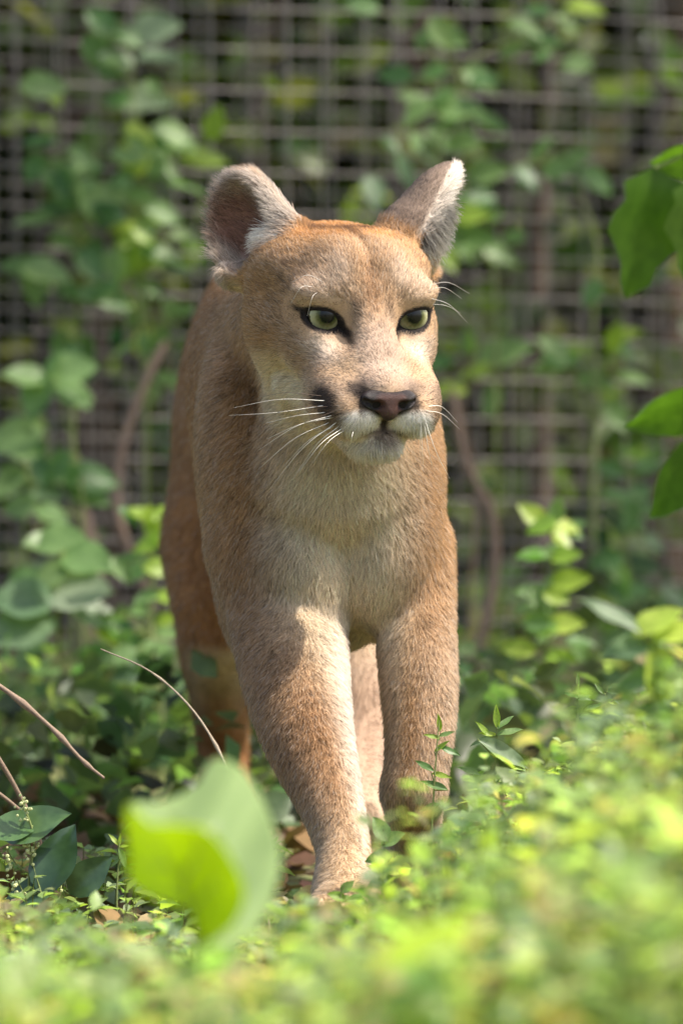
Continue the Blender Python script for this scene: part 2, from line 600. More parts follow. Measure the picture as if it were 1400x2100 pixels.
def coat(w, n):
    """colour (n,3), hair length (n,), bare-skin mask (n,)"""
    N = len(w)
    col = np.tile(TAWNY, (N, 1)).astype(np.float32)
    L = np.full(N, 0.0105, np.float32)
    bare = np.zeros(N, np.float32)
    grow = np.zeros(N, np.float32)

    def mix(c, m):
        nonlocal col
        col = col * (1 - m[:, None]) + np.asarray(c, np.float32) * m[:, None]
    nz = noise3(w, 3, 30, 2)
    nz2 = noise3(w, 5, 90, 2)
    # back and flank redder
    mix(RUST, sstep(w[:, 1], 0.16, 0.42) * 0.75)
    # breast, belly, inner legs pale
    cx = w[:, 0] - (-0.002)
    low = sstep(w[:, 2], 0.48, 0.38) * (1 - sstep(np.abs(cx), 0.030, 0.085)) * sstep(-n[:, 1], -0.2, 0.5) * sstep(w[:, 2], 0.17, 0.27)
    mix(CREAM, np.clip(low * 0.95, 0, 1))
    mix(CREAM, sstep(-n[:, 2], 0.25, 0.8) * sstep(w[:, 2], 0.08, 0.2) * 0.8)
    legs = sstep(w[:, 2], 0.31, 0.22) * (w[:, 1] < 0.3)
    innerL = legs * (w[:, 0] < 0.02) * sstep(n[:, 0], 0.05, 1.0)
    mix((0.74, 0.66, 0.57), innerL * 0.75)
    innerR = legs * (w[:, 0] > 0.02) * sstep(-n[:, 0], 0.25, 0.8)
    mix(CREAM, innerR * 0.4)
    frontL = legs * sstep(-n[:, 1], 0.3, 0.8)
    mix((0.33, 0.195, 0.105), frontL * 0.75 * (1 - innerL) * sstep(w[:, 0], 0.035, 0.0))  # shade painted in: stepping fore leg browner in front
    mix((0.50, 0.36, 0.24), legs * 0.7 * sstep(w[:, 0], 0.035, 0.06) * sstep(n[:, 0], -0.3, 0.3))  # sunlight painted in: lifted fore leg lighter in front and outside
    mix((0.46, 0.37, 0.30), sstep(w[:, 2], 0.24, 0.20) * sstep(w[:, 1], 0.25, 0.35) * (w[:, 0] > -0.03) * sstep(w[:, 1], 0.75, 0.6) * 0.55)
    mix(CREAM, sstep(w[:, 2], 0.16, 0.04) * 0.4 * sstep(w[:, 1], 0.45, 0.25))
    L += 0.003 * sstep(w[:, 2], 0.24, 0.32) * sstep(w[:, 1], 0.30, 0.12)
    L -= 0.003 * sstep(w[:, 2], 0.22, 0.10)
    # head ---------------------------------------------------------------
    h = to_head(w)
    a = h.copy()
    a[:, 0] = np.abs(a[:, 0])
    hm = (1 - sstep(np.sqrt((((h - np.array((0, 0.03, -0.01))) / np.array((0.115, 0.14, 0.115))) ** 2).sum(1)), 0.93, 1.12)) * (h[:, 1] < 0.15)
    L = L * (1 - hm) + hm * 0.0085
    face = sstep(h[:, 1], 0.06, -0.03) * hm
    mix((0.43, 0.295, 0.185), face * 0.8)
    mix((0.46, 0.22, 0.075), blob(h, (0, 0.085, 0.064), (0.07, 0.05, 0.02)) * 0.9)
    # throat and side of the jaw
    thr = hm * sstep(h[:, 2], -0.045, -0.080) * sstep(h[:, 1], -0.05, -0.01)
    mix(CREAM, thr * 0.85)
    mix(CREAM, blob(a, (0.066, 0.030, -0.066), (0.036, 0.055, 0.032), None, 0.35, 1.2) * 0.80)
    L += 0.006 * hm * sstep(h[:, 1], 0.02, 0.07) * sstep(h[:, 2], 0.0, -0.05)
    # pale brow and under-eye
    mix(WHITE, blob(a, (0.043, -0.008, 0.0275), (0.027, 0.03, 0.014), roty(-0.05), 0.1, 1.3) * 0.17)
    mix(WHITE, blob(a, (0.026, -0.008, 0.042), (0.014, 0.03, 0.018), None, 0.1, 1.25) * 0.20)
    mix(WHITE, blob(a, (0.0435, -0.022, -0.0245), (0.020, 0.03, 0.0165), roty(-0.35), 0.1, 1.3) * 0.30)
    # brow: darker stripe up the middle, smudge beside the bridge
    mix((0.36, 0.20, 0.10), blob(h, (0, -0.005, 0.022), (0.010, 0.04, 0.030), None, 0.2, 1.3) * 0.55)
    mix((0.13, 0.09, 0.06), blob(a, (0.0150, -0.020, 0.0080), (0.0065, 0.03, 0.0130), roty(-0.25), 0.2, 1.3) * 0.72)
    # grey nose bridge, dusky at the end and along its lower edge
    mix((0.41, 0.305, 0.235), blob(h, (0, -0.045, -0.030), (0.027, 0.05, 0.042), None, 0.45, 1.2) * 0.80)
    mix((0.25, 0.19, 0.16), blob(a, (0.018, -0.070, -0.047), (0.020, 0.02, 0.010), None, 0.3, 1.25) * 0.60)
    # crown marks
    wob = 0.004 * noise3(w, 11, 120, 2)
    ring = (h[:, 1] - 0.066 - 0.75 * np.abs(h[:, 0]) + 1.5 * wob) / 0.0100
    crown = np.exp(-ring ** 2) * sstep(np.abs(h[:, 0]), 0.046, 0.025) * (h[:, 2] > 0.03)
    ring2 = (h[:, 0] - 0.002 + wob) / 0.0045
    crown = np.maximum(crown, np.exp(-ring2 ** 2) * sstep(h[:, 1], 0.018, 0.036) * sstep(h[:, 1], 0.066, 0.058) * (h[:, 2] > 0.03))
    mix((0.09, 0.045, 0.025), np.clip(crown * (0.9 + 0.8 * nz2), 0, 0.9))
    # temple flecks
    fl = sstep(noise3(w, 9, 260, 1), 0.10, 0.5) * blob(a, (0.072, 0.047, 0.026), (0.034, 0.05, 0.032))
    mix((0.12, 0.075, 0.05), fl * 0.6)
    # muzzle: dusky sides, white pads, dark patch at the corner, dark beside the nose
    mix((0.33, 0.235, 0.17), blob(a, (0.044, -0.052, -0.054), (0.020, 0.03, 0.014), None, 0.3, 1.2) * 0.6)
    mix(WHITE, blob(a, (0.0225, -0.075, -0.0780), (0.0215, 0.032, 0.0130), roty(-0.15), 0.65, 1.12) * 0.97)
    sd = np.where(h[:, 0] < 0, 1.0, 0.45)          # the marks are heavier on the cat's right cheek
    strp = 0.75 + 0.25 * np.sin(h[:, 2] * 1150 + 300 * a[:, 0])
    mix(DARK, blob(a, (0.0525, -0.058, -0.0615), (0.0120, 0.022, 0.0125), None, 0.55, 1.25) * 0.97 * sd)
    mix(DARK, blob(a, (0.0470, -0.068, -0.0735), (0.0125, 0.022, 0.0105), None, 0.5, 1.25) * 0.95 * strp * sd)
    mix(DARK, blob(a, (0.0255, -0.071, -0.0500), (0.0110, 0.020, 0.0080), None, 0.4, 1.25) * 0.90 * sd)
    mix(BLACK, blob(a, (0.0220, -0.078, -0.0590), (0.0080, 0.022, 0.0110), roty(-0.3), 0.4, 1.25) * 0.95)
    mix(BLACK, blob(h, (0.0, -0.080, -0.0815), (0.0050, 0.03, 0.0100), None, 0.5, 1.2) * 0.95)
    # lip line and chin
    mix(WHITE * 0.9, blob(h, (0, -0.050, -0.105), (0.032, 0.040, 0.0165), None, 0.7, 1.2) * 0.95)
    lip = np.exp(-((h[:, 2] + 0.0875) / 0.0026) ** 2) * (h[:, 1] < -0.02) * (1 - sstep(a[:, 0], 0.012, 0.034)) * hm
    mix(BLACK, np.clip(lip * 0.9, 0, 0.95))
    mix(DARK * 2.0, blob(h, (0.0, -0.069, -0.0910), (0.018, 0.03, 0.0060), None, 0.3, 1.25) * 0.70)
    # eyes: dark rims, tear mark at the inner corner, liner at the outer corner
    q = a - np.array((EYE + 0.0008, -0.012, -0.0010), np.float32)
    qq = q @ roty(-0.26).astype(np.float32)
    re = np.sqrt((qq[:, 0] / 0.0192) ** 2 + (qq[:, 2] / 0.0112) ** 2 + (qq[:, 1] / 0.03) ** 2)
    rim = 1 - sstep(re, 0.98, 1.14)
    mix(BLACK, rim)
    tear = np.maximum(blob(a, (0.0240, -0.016, -0.0105), (0.0075, 0.02, 0.0060), roty(-0.7), 0.5, 1.2),
                      blob(a, (0.0215, -0.021, -0.0165), (0.0038, 0.02, 0.0070), roty(0.3), 0.3, 1.25) * 0.85)
    mix(BLACK, tear * 0.97)
    outer = blob(a, (0.0610, 0.000, 0.0055), (0.0072, 0.02, 0.0036), roty(-0.15), 0.4, 1.2)
    mix(BLACK, outer * 0.92)
    bare = np.maximum(bare, np.clip(rim * 1.3, 0, 1) * 0.9)
    L = np.where(hm > 0.5, L - 0.0040 * sstep(h[:, 1], 0.0, -0.05), L)
    L = np.where((re < 1.9) | (tear > 0.2), np.minimum(L, 0.0040), L)
    # ears
    for k, e in enumerate(EARS):
        r = (w - e["base"].astype(np.float32)) @ e["R"].astype(np.float32)
        up = r[:, 2] / e["h"]
        rx = r[:, 0] * e["s"]
        inr = np.sqrt((rx / (e["w"] * np.where(rx < 0, 1.55, 1.25))) ** 2 + (r[:, 1] / 0.055) ** 2 + ((up - 0.55) / 0.62) ** 2)
        em = (1 - sstep(inr, 0.85, 1.0)) * sstep(up, 0.06, 0.22)
        front = (n @ e["o"].astype(np.float32))
        back = em * sstep(front, 0.40, 0.05)
        ins = em * sstep(front, 0.25, 0.55)
        mix((0.15, 0.125, 0.112), back * 0.95 * sstep(up, 0.05, 0.3) * (1 if k == 0 else 0.8))
        mix((0.060, 0.050, 0.046), back * blob(np.stack([r[:, 0] / e["w"], r[:, 0] * 0, up - 0.50], 1), (0, 0, 0), (0.75, 1, 0.42), None, 0.3, 1.2) * 0.75)
        mix((0.40, 0.335, 0.275), ins * 0.9)
        mix((0.70, 0.64, 0.56), em * (sstep(rx / e["w"], -0.55, -0.95) * sstep(front, -0.10, 0.25) if k == 0 else sstep(front, 0.0, 0.35)) * (0.35 if k == 0 else 0.9))
        rimm = em * (1 - np.clip(np.abs(front) * 1.2, 0, 1))
        mix((0.56, 0.49, 0.42), rimm * (0.35 if k == 0 else 0.12))
        pk = ins * blob(np.stack([r[:, 0] / e["w"], r[:, 0] * 0, up - 0.48], 1), (0.16 * e["s"], 0, 0), (0.78, 1, 0.46), None, 0.5, 1.15)
        mix(PINK * 0.75, pk * 0.95)
        L = np.where(em > 0.4, np.where(front > 0.2, 0.0145, 0.006), L)
        bare = np.maximum(bare, pk * 0.70)
        if k == 0:
            mix((0.50, 0.43, 0.36), blob(w, e["base"] + e["l"] * e["w"] * 0.75 + e["u"] * 0.004, (0.022, 0.03, 0.026), None, 0.5, 1.2) * 0.85)
    nb = blob(h, (0, -0.078, -0.0625), (0.023, 0.016, 0.012), None, 0.7, 1.1)
    mix(BLACK, nb)
    bare = np.maximum(bare, nb)
    # faint uneven ticking over the whole coat
    col *= (1 + 0.10 * nz + 0.10 * nz2)[:, None]
    return np.clip(col, 0.004, 0.9), np.maximum(L, 0.002), bare, hm


ccol, clen, cbare, chm = coat(CV, CN)


def attr_mat(name, rough=0.85, sheen=0.0):
    m, nt, out = new_mat(name)
    b = node(nt, "ShaderNodeBsdfPrincipled", i_Roughness=rough)
    b.inputs["Specular IOR Level"].default_value = 0.25
    at = node(nt, "ShaderNodeAttribute", attribute_name="coat")
    nz = node(nt, "ShaderNodeTexNoise", i_Scale=420.0, i_Detail=3.0)
    mx = node(nt, "ShaderNodeMix", data_type='RGBA', blend_type='MULTIPLY')
    mx.inputs[0].default_value = 0.5
    rp = ramp(nt, nz.outputs[0], [(0.3, (0.45, 0.45, 0.45)), (0.7, (1.1, 1.1, 1.1))])
    nt.links.new(at.outputs["Color"], mx.inputs[6])
    nt.links.new(rp.outputs[0], mx.inputs[7])
    nt.links.new(mx.outputs[2], b.inputs["Base Color"])
    nt.links.new(b.outputs[0], out.inputs[0])
    return m


coat_mat = attr_mat("coat_skin")
cme = mesh_np("cougar", CV, CF)
at = cme.attributes.new("coat", 'FLOAT_COLOR', 'POINT')
at.data.foreach_set("color", np.c_[ccol, np.ones(len(ccol))].astype(np.float32).ravel())
cougar = link("cougar", cme, coat_mat)
tag(cougar, "tawny cougar walking forward through the weeds with its head turned aside", "cougar")

# ---- eyes
GAZE = np.array((0.28, -0.96, -0.02))
GAZE /= np.linalg.norm(GAZE)
m_eye, nt, out = new_mat("eye")
tc = node(nt, "ShaderNodeTexCoord")
sep = node(nt, "ShaderNodeSeparateXYZ")
nt.links.new(tc.outputs["Object"], sep.inputs[0])
cx = node(nt, "ShaderNodeCombineXYZ")
nt.links.new(sep.outputs[0], cx.inputs[0])
nt.links.new(sep.outputs[1], cx.inputs[1])
ln = node(nt, "ShaderNodeVectorMath", operation='LENGTH')
nt.links.new(cx.outputs[0], ln.inputs[0])
fz = node(nt, "ShaderNodeTexNoise", i_Scale=5.0, i_Detail=4.0)
# streaks run outward: noise over the angle
an = node(nt, "ShaderNodeMath", operation='ARCTAN2')
nt.links.new(sep.outputs[1], an.inputs[0])
nt.links.new(sep.outputs[0], an.inputs[1])
cv = node(nt, "ShaderNodeCombineXYZ")
nt.links.new(an.outputs[0], cv.inputs[0])
m8 = node(nt, "ShaderNodeMath", operation='MULTIPLY', n_1=90.0)
nt.links.new(ln.outputs["Value"], m8.inputs[0])
nt.links.new(m8.outputs[0], cv.inputs[1])
nt.links.new(cv.outputs[0], fz.inputs["Vector"])
ad = node(nt, "ShaderNodeMath", operation='MULTIPLY_ADD', n_1=0.0022, n_2=-0.0011)
nt.links.new(fz.outputs[0], ad.inputs[0])
sm = node(nt, "ShaderNodeMath", operation='ADD')
nt.links.new(ln.outputs["Value"], sm.inputs[0])
nt.links.new(ad.outputs[0], sm.inputs[1])
mr = node(nt, "ShaderNodeMath", operation='DIVIDE', n_1=0.0198)
nt.links.new(sm.outputs[0], mr.inputs[0])
rp = ramp(nt, mr.outputs[0], [(0.0, (0.004, 0.004, 0.004)), (0.31, (0.004, 0.005, 0.004)), (0.36, (0.035, 0.042, 0.014)), (0.45, (0.10, 0.105, 0.036)),
                              (0.56, (0.28, 0.28, 0.145)), (0.68, (0.40, 0.39, 0.24)), (0.72, (0.05, 0.042, 0.02)), (0.76, (0.005, 0.004, 0.004))])
be = node(nt, "ShaderNodeBsdfPrincipled", i_Roughness=0.25)
be.inputs["Coat Weight"].default_value = 0.15
be.inputs["Specular IOR Level"].default_value = 0.25
be.inputs["Coat Roughness"].default_value = 0.02
nt.links.new(rp.outputs[0], be.inputs["Base Color"])
nt.links.new(be.outputs[0], out.inputs[0])
for sx in (-1, 1):
    bm = bmesh.new()
    bmesh.ops.create_uvsphere(bm, u_segments=48, v_segments=32, radius=0.0170)
    for f in bm.faces:
        f.smooth = True
    me = bpy.data.meshes.new("eye")
    bm.to_mesh(me)
    bm.free()
    o = link("eye", me, m_eye, cougar)
    o.location = hw((sx * (EYE - (0.0035 if sx < 0 else 0.001)), 0.0058, -0.0005))
    o.rotation_euler = Vector(GAZE).to_track_quat('Z', 'Y').to_euler()


# ---- nose leather
def sdf_nose(w):
    pv = np.array((0, -0.079, -0.0635), np.float32)
    p = (to_head(w) - pv) / 0.93 + pv - np.array((0, 0, 0.0015), np.float32)
    a = p.copy()
    a[:, 0] = np.abs(a[:, 0])
    d = ell(a, (0, -0.0765, -0.0565), (0.0255, 0.0105, 0.0085), rotx(-0.25))
    d = smin(d, ell(a, (0.0145, -0.0760, -0.0600), (0.0115, 0.0105, 0.0095)), 0.006)
    d = smin(d, ell(a, (0, -0.0790, -0.0665), (0.0095, 0.0090, 0.0115), rotx(-0.15)), 0.006)
    # comma-shaped nostrils
    d = smax(d, -ell(a, (0.0130, -0.0885, -0.0632), (0.0064, 0.0095, 0.0056), roty(0.3)), 0.0025)
    d = smax(d, -cone(a, (0.0135, -0.087, -0.0635), (0.0245, -0.081, -0.0590), 0.0042, 0.0022), 0.0025)
    d = smax(d, -cone(a, (0, -0.0915, -0.060), (0, -0.0905, -0.080), 0.0012, 0.0012), 0.002)
    return d


nc = hw((0, -0.079, -0.062))
NV, NF = surface_nets(sdf_nose, *[np.arange(c - 0.034, c + 0.034, 0.0010).astype(np.float32) for c in nc], coarse=3)
NV, NN = project(sdf_nose, NV, 1, 0.001)
m_nose, nt, out = new_mat("nose_leather")
b = node(nt, "ShaderNodeBsdfPrincipled", i_Roughness=0.42)
at = node(nt, "ShaderNodeAttribute", attribute_name="coat")
vo = node(nt, "ShaderNodeTexVoronoi", i_Scale=900.0)
bp = node(nt, "ShaderNodeBump", i_Strength=0.5, i_Distance=0.0006)
nt.links.new(vo.outputs[0], bp.inputs["Height"])
nt.links.new(bp.outputs[0], b.inputs["Normal"])
nt.links.new(at.outputs["Color"], b.inputs["Base Color"])
nt.links.new(b.outputs[0], out.inputs[0])
nme = mesh_np("nose", NV, NF)
nh = to_head(NV)
na = np.abs(nh[:, 0])
ncol = np.tile(np.array((0.075, 0.030, 0.023)), (len(NV), 1))
edge = sstep(na, 0.009, 0.017) + sstep(nh[:, 2], -0.066, -0.075) + sstep(nh[:, 2], -0.0535, -0.049)
ncol *= (1 - 0.86 * np.clip(edge, 0, 1))[:, None]
hole = blob(np.stack([na, nh[:, 1] * 0, nh[:, 2]], 1), (0.0145, 0, -0.0628), (0.0075, 1, 0.0050), roty(0.2), 0.5, 1.1)
ncol = ncol * (1 - hole[:, None]) + np.array((0.006, 0.004, 0.004)) * hole[:, None]
ncol *= (1 + 0.2 * noise3(NV, 2, 300, 2))[:, None]
at = nme.attributes.new("coat", 'FLOAT_COLOR', 'POINT')
at.data.foreach_set("color", np.c_[ncol, np.ones(len(ncol))].astype(np.float32).ravel())
link("nose", nme, m_nose, cougar)

# ------------------------------------------------------------------ fur, tufts and whiskers
def hair_object(name, pts, radius, cols, nrms, mat, parent):
    """pts (n, k, 3), radius (n, k), cols (n, 3), nrms (n, 3)"""
    n, k = pts.shape[:2]
    hc = bpy.data.hair_curves.new(name)
    hc.add_curves([k] * n)
    hc.position_data.foreach_set("vector", np.ascontiguousarray(pts, np.float32).ravel())
    at = hc.attributes.get("radius") or hc.attributes.new("radius", 'FLOAT', 'POINT')
    at.data.foreach_set("value", np.ascontiguousarray(radius, np.float32).ravel())
    at = hc.attributes.new("coat", 'FLOAT_COLOR', 'CURVE')
    at.data.foreach_set("color", np.c_[cols, np.ones(n)].astype(np.float32).ravel())
    at = hc.attributes.new("surface_normal", 'FLOAT_VECTOR', 'CURVE')
    at.data.foreach_set("vector", np.ascontiguousarray(nrms, np.float32).ravel())
    return link(name, hc, mat, parent)


m_fur, nt, out = new_mat("fur")
ac = node(nt, "ShaderNodeAttribute", attribute_name="coat")
an = node(nt, "ShaderNodeAttribute", attribute_name="surface_normal")
hi = node(nt, "ShaderNodeHairInfo")
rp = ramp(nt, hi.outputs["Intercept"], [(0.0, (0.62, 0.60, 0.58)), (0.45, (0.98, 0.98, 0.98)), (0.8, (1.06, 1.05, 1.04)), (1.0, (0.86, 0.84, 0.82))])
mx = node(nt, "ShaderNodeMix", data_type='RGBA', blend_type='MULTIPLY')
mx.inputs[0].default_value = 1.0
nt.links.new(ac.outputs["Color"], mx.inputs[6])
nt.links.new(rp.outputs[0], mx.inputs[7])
df = node(nt, "ShaderNodeBsdfDiffuse")
nt.links.new(mx.outputs[2], df.inputs["Color"])
nt.links.new(an.outputs["Vector"], df.inputs["Normal"])
hb = node(nt, "ShaderNodeBsdfHairPrincipled", parametrization='COLOR')
hb.inputs["Roughness"].default_value = 0.45
hb.inputs["Radial Roughness"].default_value = 0.6
nt.links.new(mx.outputs[2], hb.inputs["Color"])
ms = node(nt, "ShaderNodeMixShader")
ms.inputs[0].default_value = 0.25
nt.links.new(df.outputs[0], ms.inputs[1])
nt.links.new(hb.outputs[0], ms.inputs[2])
nt.links.new(ms.outputs[0], out.inputs[0])


def unit(v):
    return v / (np.linalg.norm(v, axis=1)[:, None] + 1e-9)


def sample_surface(density):
    """roots on the body mesh, density = hairs per square metre for each face"""
    q = CV[CF]
    a1 = 0.5 * np.linalg.norm(np.cross(q[:, 1] - q[:, 0], q[:, 2] - q[:, 0]), axis=1)
    a2 = 0.5 * np.linalg.norm(np.cross(q[:, 2] - q[:, 0], q[:, 3] - q[:, 0]), axis=1)
    cnt = rng.poisson((a1 + a2) * density)
    f = np.repeat(np.arange(len(CF)), cnt)
    second = rng.random(len(f)) < (a2 / (a1 + a2 + 1e-12))[f]
    u, v = rng.random(len(f)).astype(np.float32), rng.random(len(f)).astype(np.float32)
    s = u + v > 1
    u[s], v[s] = 1 - u[s], 1 - v[s]
    i0 = CF[f, 0]
    i1 = np.where(second, CF[f, 2], CF[f, 1])
    i2 = np.where(second, CF[f, 3], CF[f, 2])
    b0 = (1 - u - v)[:, None]
    pos = CV[i0] * b0 + CV[i1] * u[:, None] + CV[i2] * v[:, None]
    nrm = unit(CN[i0] * b0 + CN[i1] * u[:, None] + CN[i2] * v[:, None])
    mixv = lambda A: A[i0] * b0[:, 0] + A[i1] * u + A[i2] * v
    return pos.astype(np.float32), nrm.astype(np.float32), mixv


def fur_flow(w, n, hm):
    body = np.tile(np.array((0.0, 0.62, -1.0), np.float32), (len(w), 1))
    body[:, 0] += np.sign(w[:, 0] + 0.005) * 0.22 * sstep(w[:, 1], 0.25, 0.1)
    lg = (sstep(w[:, 2], 0.36, 0.28) * sstep(w[:, 1], 0.32, 0.24))[:, None]
    body = body * (1 - lg) + np.array((0.0, -0.22, -1.0), np.float32) * lg
    h = to_head(w)
    hd = unit(h - np.array((0, -0.095, -0.045), np.float32))
    # cheeks sweep back and down, crown sweeps back
    hd = hd + np.array((0, 0.45, 0), np.float32)
    hd[:, 2] -= 0.55 * sstep(h[:, 2], -0.01, -0.05) * sstep(h[:, 1], -0.02, 0.04)
    head = hd @ RH.T
    fl = body * (1 - hm[:, None]) + unit(head) * hm[:, None]
    for e in EARS:
        r = (w - e["base"].astype(np.float32)) @ e["R"].astype(np.float32)
        up = r[:, 2] / e["h"]
        inr = np.sqrt((r[:, 0] / (e["w"] * 1.5)) ** 2 + (r[:, 1] / 0.055) ** 2 + ((up - 0.55) / 0.62) ** 2)
        em = (inr < 1) & (up > 0.15)
        front = n @ e["o"].astype(np.float32)
        d_in = (e["l"] * 0.9 + e["u"] * 0.7 + e["o"] * 0.25).astype(np.float32)
        d_out = (e["u"] + e["l"] * 0.15).astype(np.float32)
        fl = np.where((em & (front > 0.15))[:, None], d_in, fl)
        fl = np.where((em & (front <= 0.15))[:, None], d_out, fl)
    t = fl - n * (fl * n).sum(1)[:, None]
    return unit(t)


def make_fur(density, k, lift, rad, len_scale=1.0, seed=1):
    w, n, mv = sample_surface(density)
    col, L, bare, hm = coat(w, n)
    keep = rng.random(len(w)) > bare * 0.97
    w, n, col, L, hm = w[keep], n[keep], col[keep], L[keep], hm[keep]
    N = len(w)
    fl = fur_flow(w, n, hm)
    side = np.cross(n, fl)
    # clumps: neighbouring hairs lean together
    c1 = noise3(w, seed, 230, 2)
    c2 = noise3(w, seed + 20, 230, 2)
    c3 = noise3(w, seed + 40, 55, 2)
    lf = lift * (1 + 0.55 * c2 + 0.25 * rng.standard_normal(N)).astype(np.float32)
    lat = (0.34 * c1 + 0.16 * c3 + 0.24 * rng.standard_normal(N)).astype(np.float32)
    d0 = unit(fl + n * lf[:, None] + side * lat[:, None])
    L = (L * len_scale * (0.75 + 0.5 * rng.random(N))).astype(np.float32)
    t = np.linspace(0, 1, k, dtype=np.float32)
    bend = unit(fl + side * (lat * 1.3)[:, None] - n * 0.12)
    pts = (w - n * 0.0008)[:, None, :] + L[:, None, None] * (t[None, :, None] * d0[:, None, :] * 0.72 + (t ** 2)[None, :, None] * bend[:, None, :] * 0.30)
    r = rad * (1.0 - 0.78 * t[None, :] ** 1.5) * (0.8 + 0.5 * rng.random(N))[:, None]
    # each hair its own shade: some dark-tipped, some bleached
    lum = 1.0 + 0.25 * rng.standard_normal(N) + 0.10 * c1
    c4 = noise3(w, seed + 60, 130, 2)
    dark = rng.random(N) < np.clip(0.12 + 0.34 * c4 + 0.10 * c3, 0.03, 0.6) * np.where(hm > 0.5, 0.85, 1.0) * np.where(col[:, 0] > 0.62, 0.2, 1.0)
    lum = np.where(dark, lum * 0.42, lum)
    pale = (rng.random(N) < 0.10) & ~dark & (col[:, 0] > 0.3)
    col = col * np.clip(lum, 0.2, 1.5)[:, None]
    col = np.where(pale[:, None], col * 0.6 + 0.28 * np.array((1, 0.92, 0.8)), col)
    return pts, r, np.clip(col, 0.004, 0.88), n


if FUR:
    fc = CV[CF].mean(1)
    fhm = chm[CF].mean(1)
    ear_near = np.zeros(len(fc), bool)
    for e in EARS:
        ear_near |= ((fc - e["c"].astype(np.float32)) ** 2).sum(1) < 0.075 ** 2
    headf = (fhm > 0.3) | ear_near
    backside = CN[CF].mean(1)[:, 1] > 0.55
    dens = np.where(headf, 1.25e6, 0)
    dens = np.where(headf & backside, 4e5, dens)
    A = make_fur(dens, 4, 0.45, 0.00021, 1.0, 1)
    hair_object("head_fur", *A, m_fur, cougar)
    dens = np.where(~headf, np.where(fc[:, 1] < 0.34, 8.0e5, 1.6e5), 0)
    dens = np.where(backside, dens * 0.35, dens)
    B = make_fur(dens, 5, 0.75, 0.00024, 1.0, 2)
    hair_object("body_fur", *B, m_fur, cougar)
    # long pale tufts along the front edge of each ear
    T = [[], [], [], []]
    for e in EARS:
        n_t = 700 if e["s"] > 0 else 1500
        s = rng.random(n_t)
        w0 = e["base"] + e["u"] * (e["h"] * (0.12 + (0.22 if e["s"] > 0 else 0.42) * s))[:, None] - e["l"] * (e["w"] * (0.92 - 0.30 * s))[:, None] + e["o"] * 0.010
        w0 = w0 + rng.standard_normal((n_t, 3)) * 0.0035
        w0, nn = project(sdf, w0.astype(np.float32), 3, 0.004)
        d0 = unit(e["l"] * (0.85 + 0.2 * rng.standard_normal(n_t))[:, None] + e["o"] * 0.55 + e["u"] * (0.30 - 0.9 * (1 - s) + 0.25 * rng.standard_normal(n_t))[:, None])
        if e["s"] < 0:
            d0 = unit(e["o"] * (1.0 + 0.15 * rng.standard_normal(n_t))[:, None] - e["l"] * 0.25 + e["u"] * (-0.35 + 0.35 * s + 0.2 * rng.standard_normal(n_t))[:, None])
        L = 0.013 + 0.013 * rng.random(n_t)
        t = np.linspace(0, 1, 6)
        drop = -e["o"] * 0.6 - e["u"] * 0.35
        pts = w0[:, None, :] + L[:, None, None] * (t[None, :, None] * d0[:, None, :] + (t ** 2)[None, :, None] * 0.35 * drop[None, None, :])
        T[0].append(pts)
        T[1].append(np.tile(0.00022 * (1 - 0.8 * t ** 2), (n_t, 1)))
        T[2].append(np.clip(np.array((0.74, 0.69, 0.61)) * (1 + 0.18 * rng.standard_normal((n_t, 1))), 0.2, 0.88))
        T[3].append(unit(e["o"] + 0.0 * w0))
    hair_object("ear_tufts", *[np.concatenate(x) for x in T], m_fur, cougar)

# whiskers and brow hairs: root on the face (picture position), tip (picture position), sag, shade, how far the tip stands off in depth
m_wh, nt, out = new_mat("whisker")
b = node(nt, "ShaderNodeBsdfPrincipled", i_Roughness=0.35)
b.inputs["Base Color"].default_value = (0.80, 0.76, 0.68, 1)
nt.links.new(b.outputs[0], out.inputs[0])
m_whd, nt, out = new_mat("dark_whisker")
b = node(nt, "ShaderNodeBsdfPrincipled", i_Roughness=0.4)
b.inputs["Base Color"].default_value = (0.10, 0.07, 0.05, 1)
nt.links.new(b.outputs[0], out.inputs[0])


def ray_hit(px, py, lo=4.85, hi=5.4):
    """first point of the coat met along a line of sight"""
    d = np.arange(lo, hi, 0.001)
    pts = np.stack([P(px, py, x) for x in d]).astype(np.float32)
    v = sdf(pts)
    i = np.argmax(v < 0)
    return pts[i] if v[i] < 0 else None


WH = [((660, 812), (492, 828), -14, 1), ((668, 822), (480, 836), -10, 0), ((662, 832), (470, 852), 4, 0), ((672, 834), (520, 872), -16, 1),
      ((666, 846), (545, 868), -4, 0), ((680, 852), (532, 922), -12, 0), ((684, 856), (548, 900), -8, 0), ((676, 866), (530, 962), -14, 0),
      ((690, 866), (552, 1004), -16, 0), ((684, 874), (578, 960), -12, 0), ((698, 872), (600, 984), -16, 0), ((702, 878), (614, 966), -12, 0),
      ((706, 882), (640, 950), -10, 0), ((690, 842), (560, 912), -10, 1), ((724, 884), (720, 908), -3, 0),
      ((862, 856), (868, 962), 10, 0), ((868, 858), (886, 958), 8, 0), ((866, 848), (922, 982), 12, 0), ((870, 842), (942, 880), -12, 0),
      ((872, 834), (938, 866), -16, 0), ((872, 822), (912, 830), -8, 1), ((874, 812), (905, 800), -5, 1), ((860, 862), (862, 940), 6, 0),
      ((640, 588), (596, 622), -16, 0), ((650, 600), (630, 648), -14, 0), ((662, 578), (600, 578), -14, 0),
      ((872, 588), (962, 602), -16, 0), ((874, 596), (946, 612), -14, 0), ((884, 612), (958, 662), -12, 0), ((886, 624), (944, 642), -6, 0)]
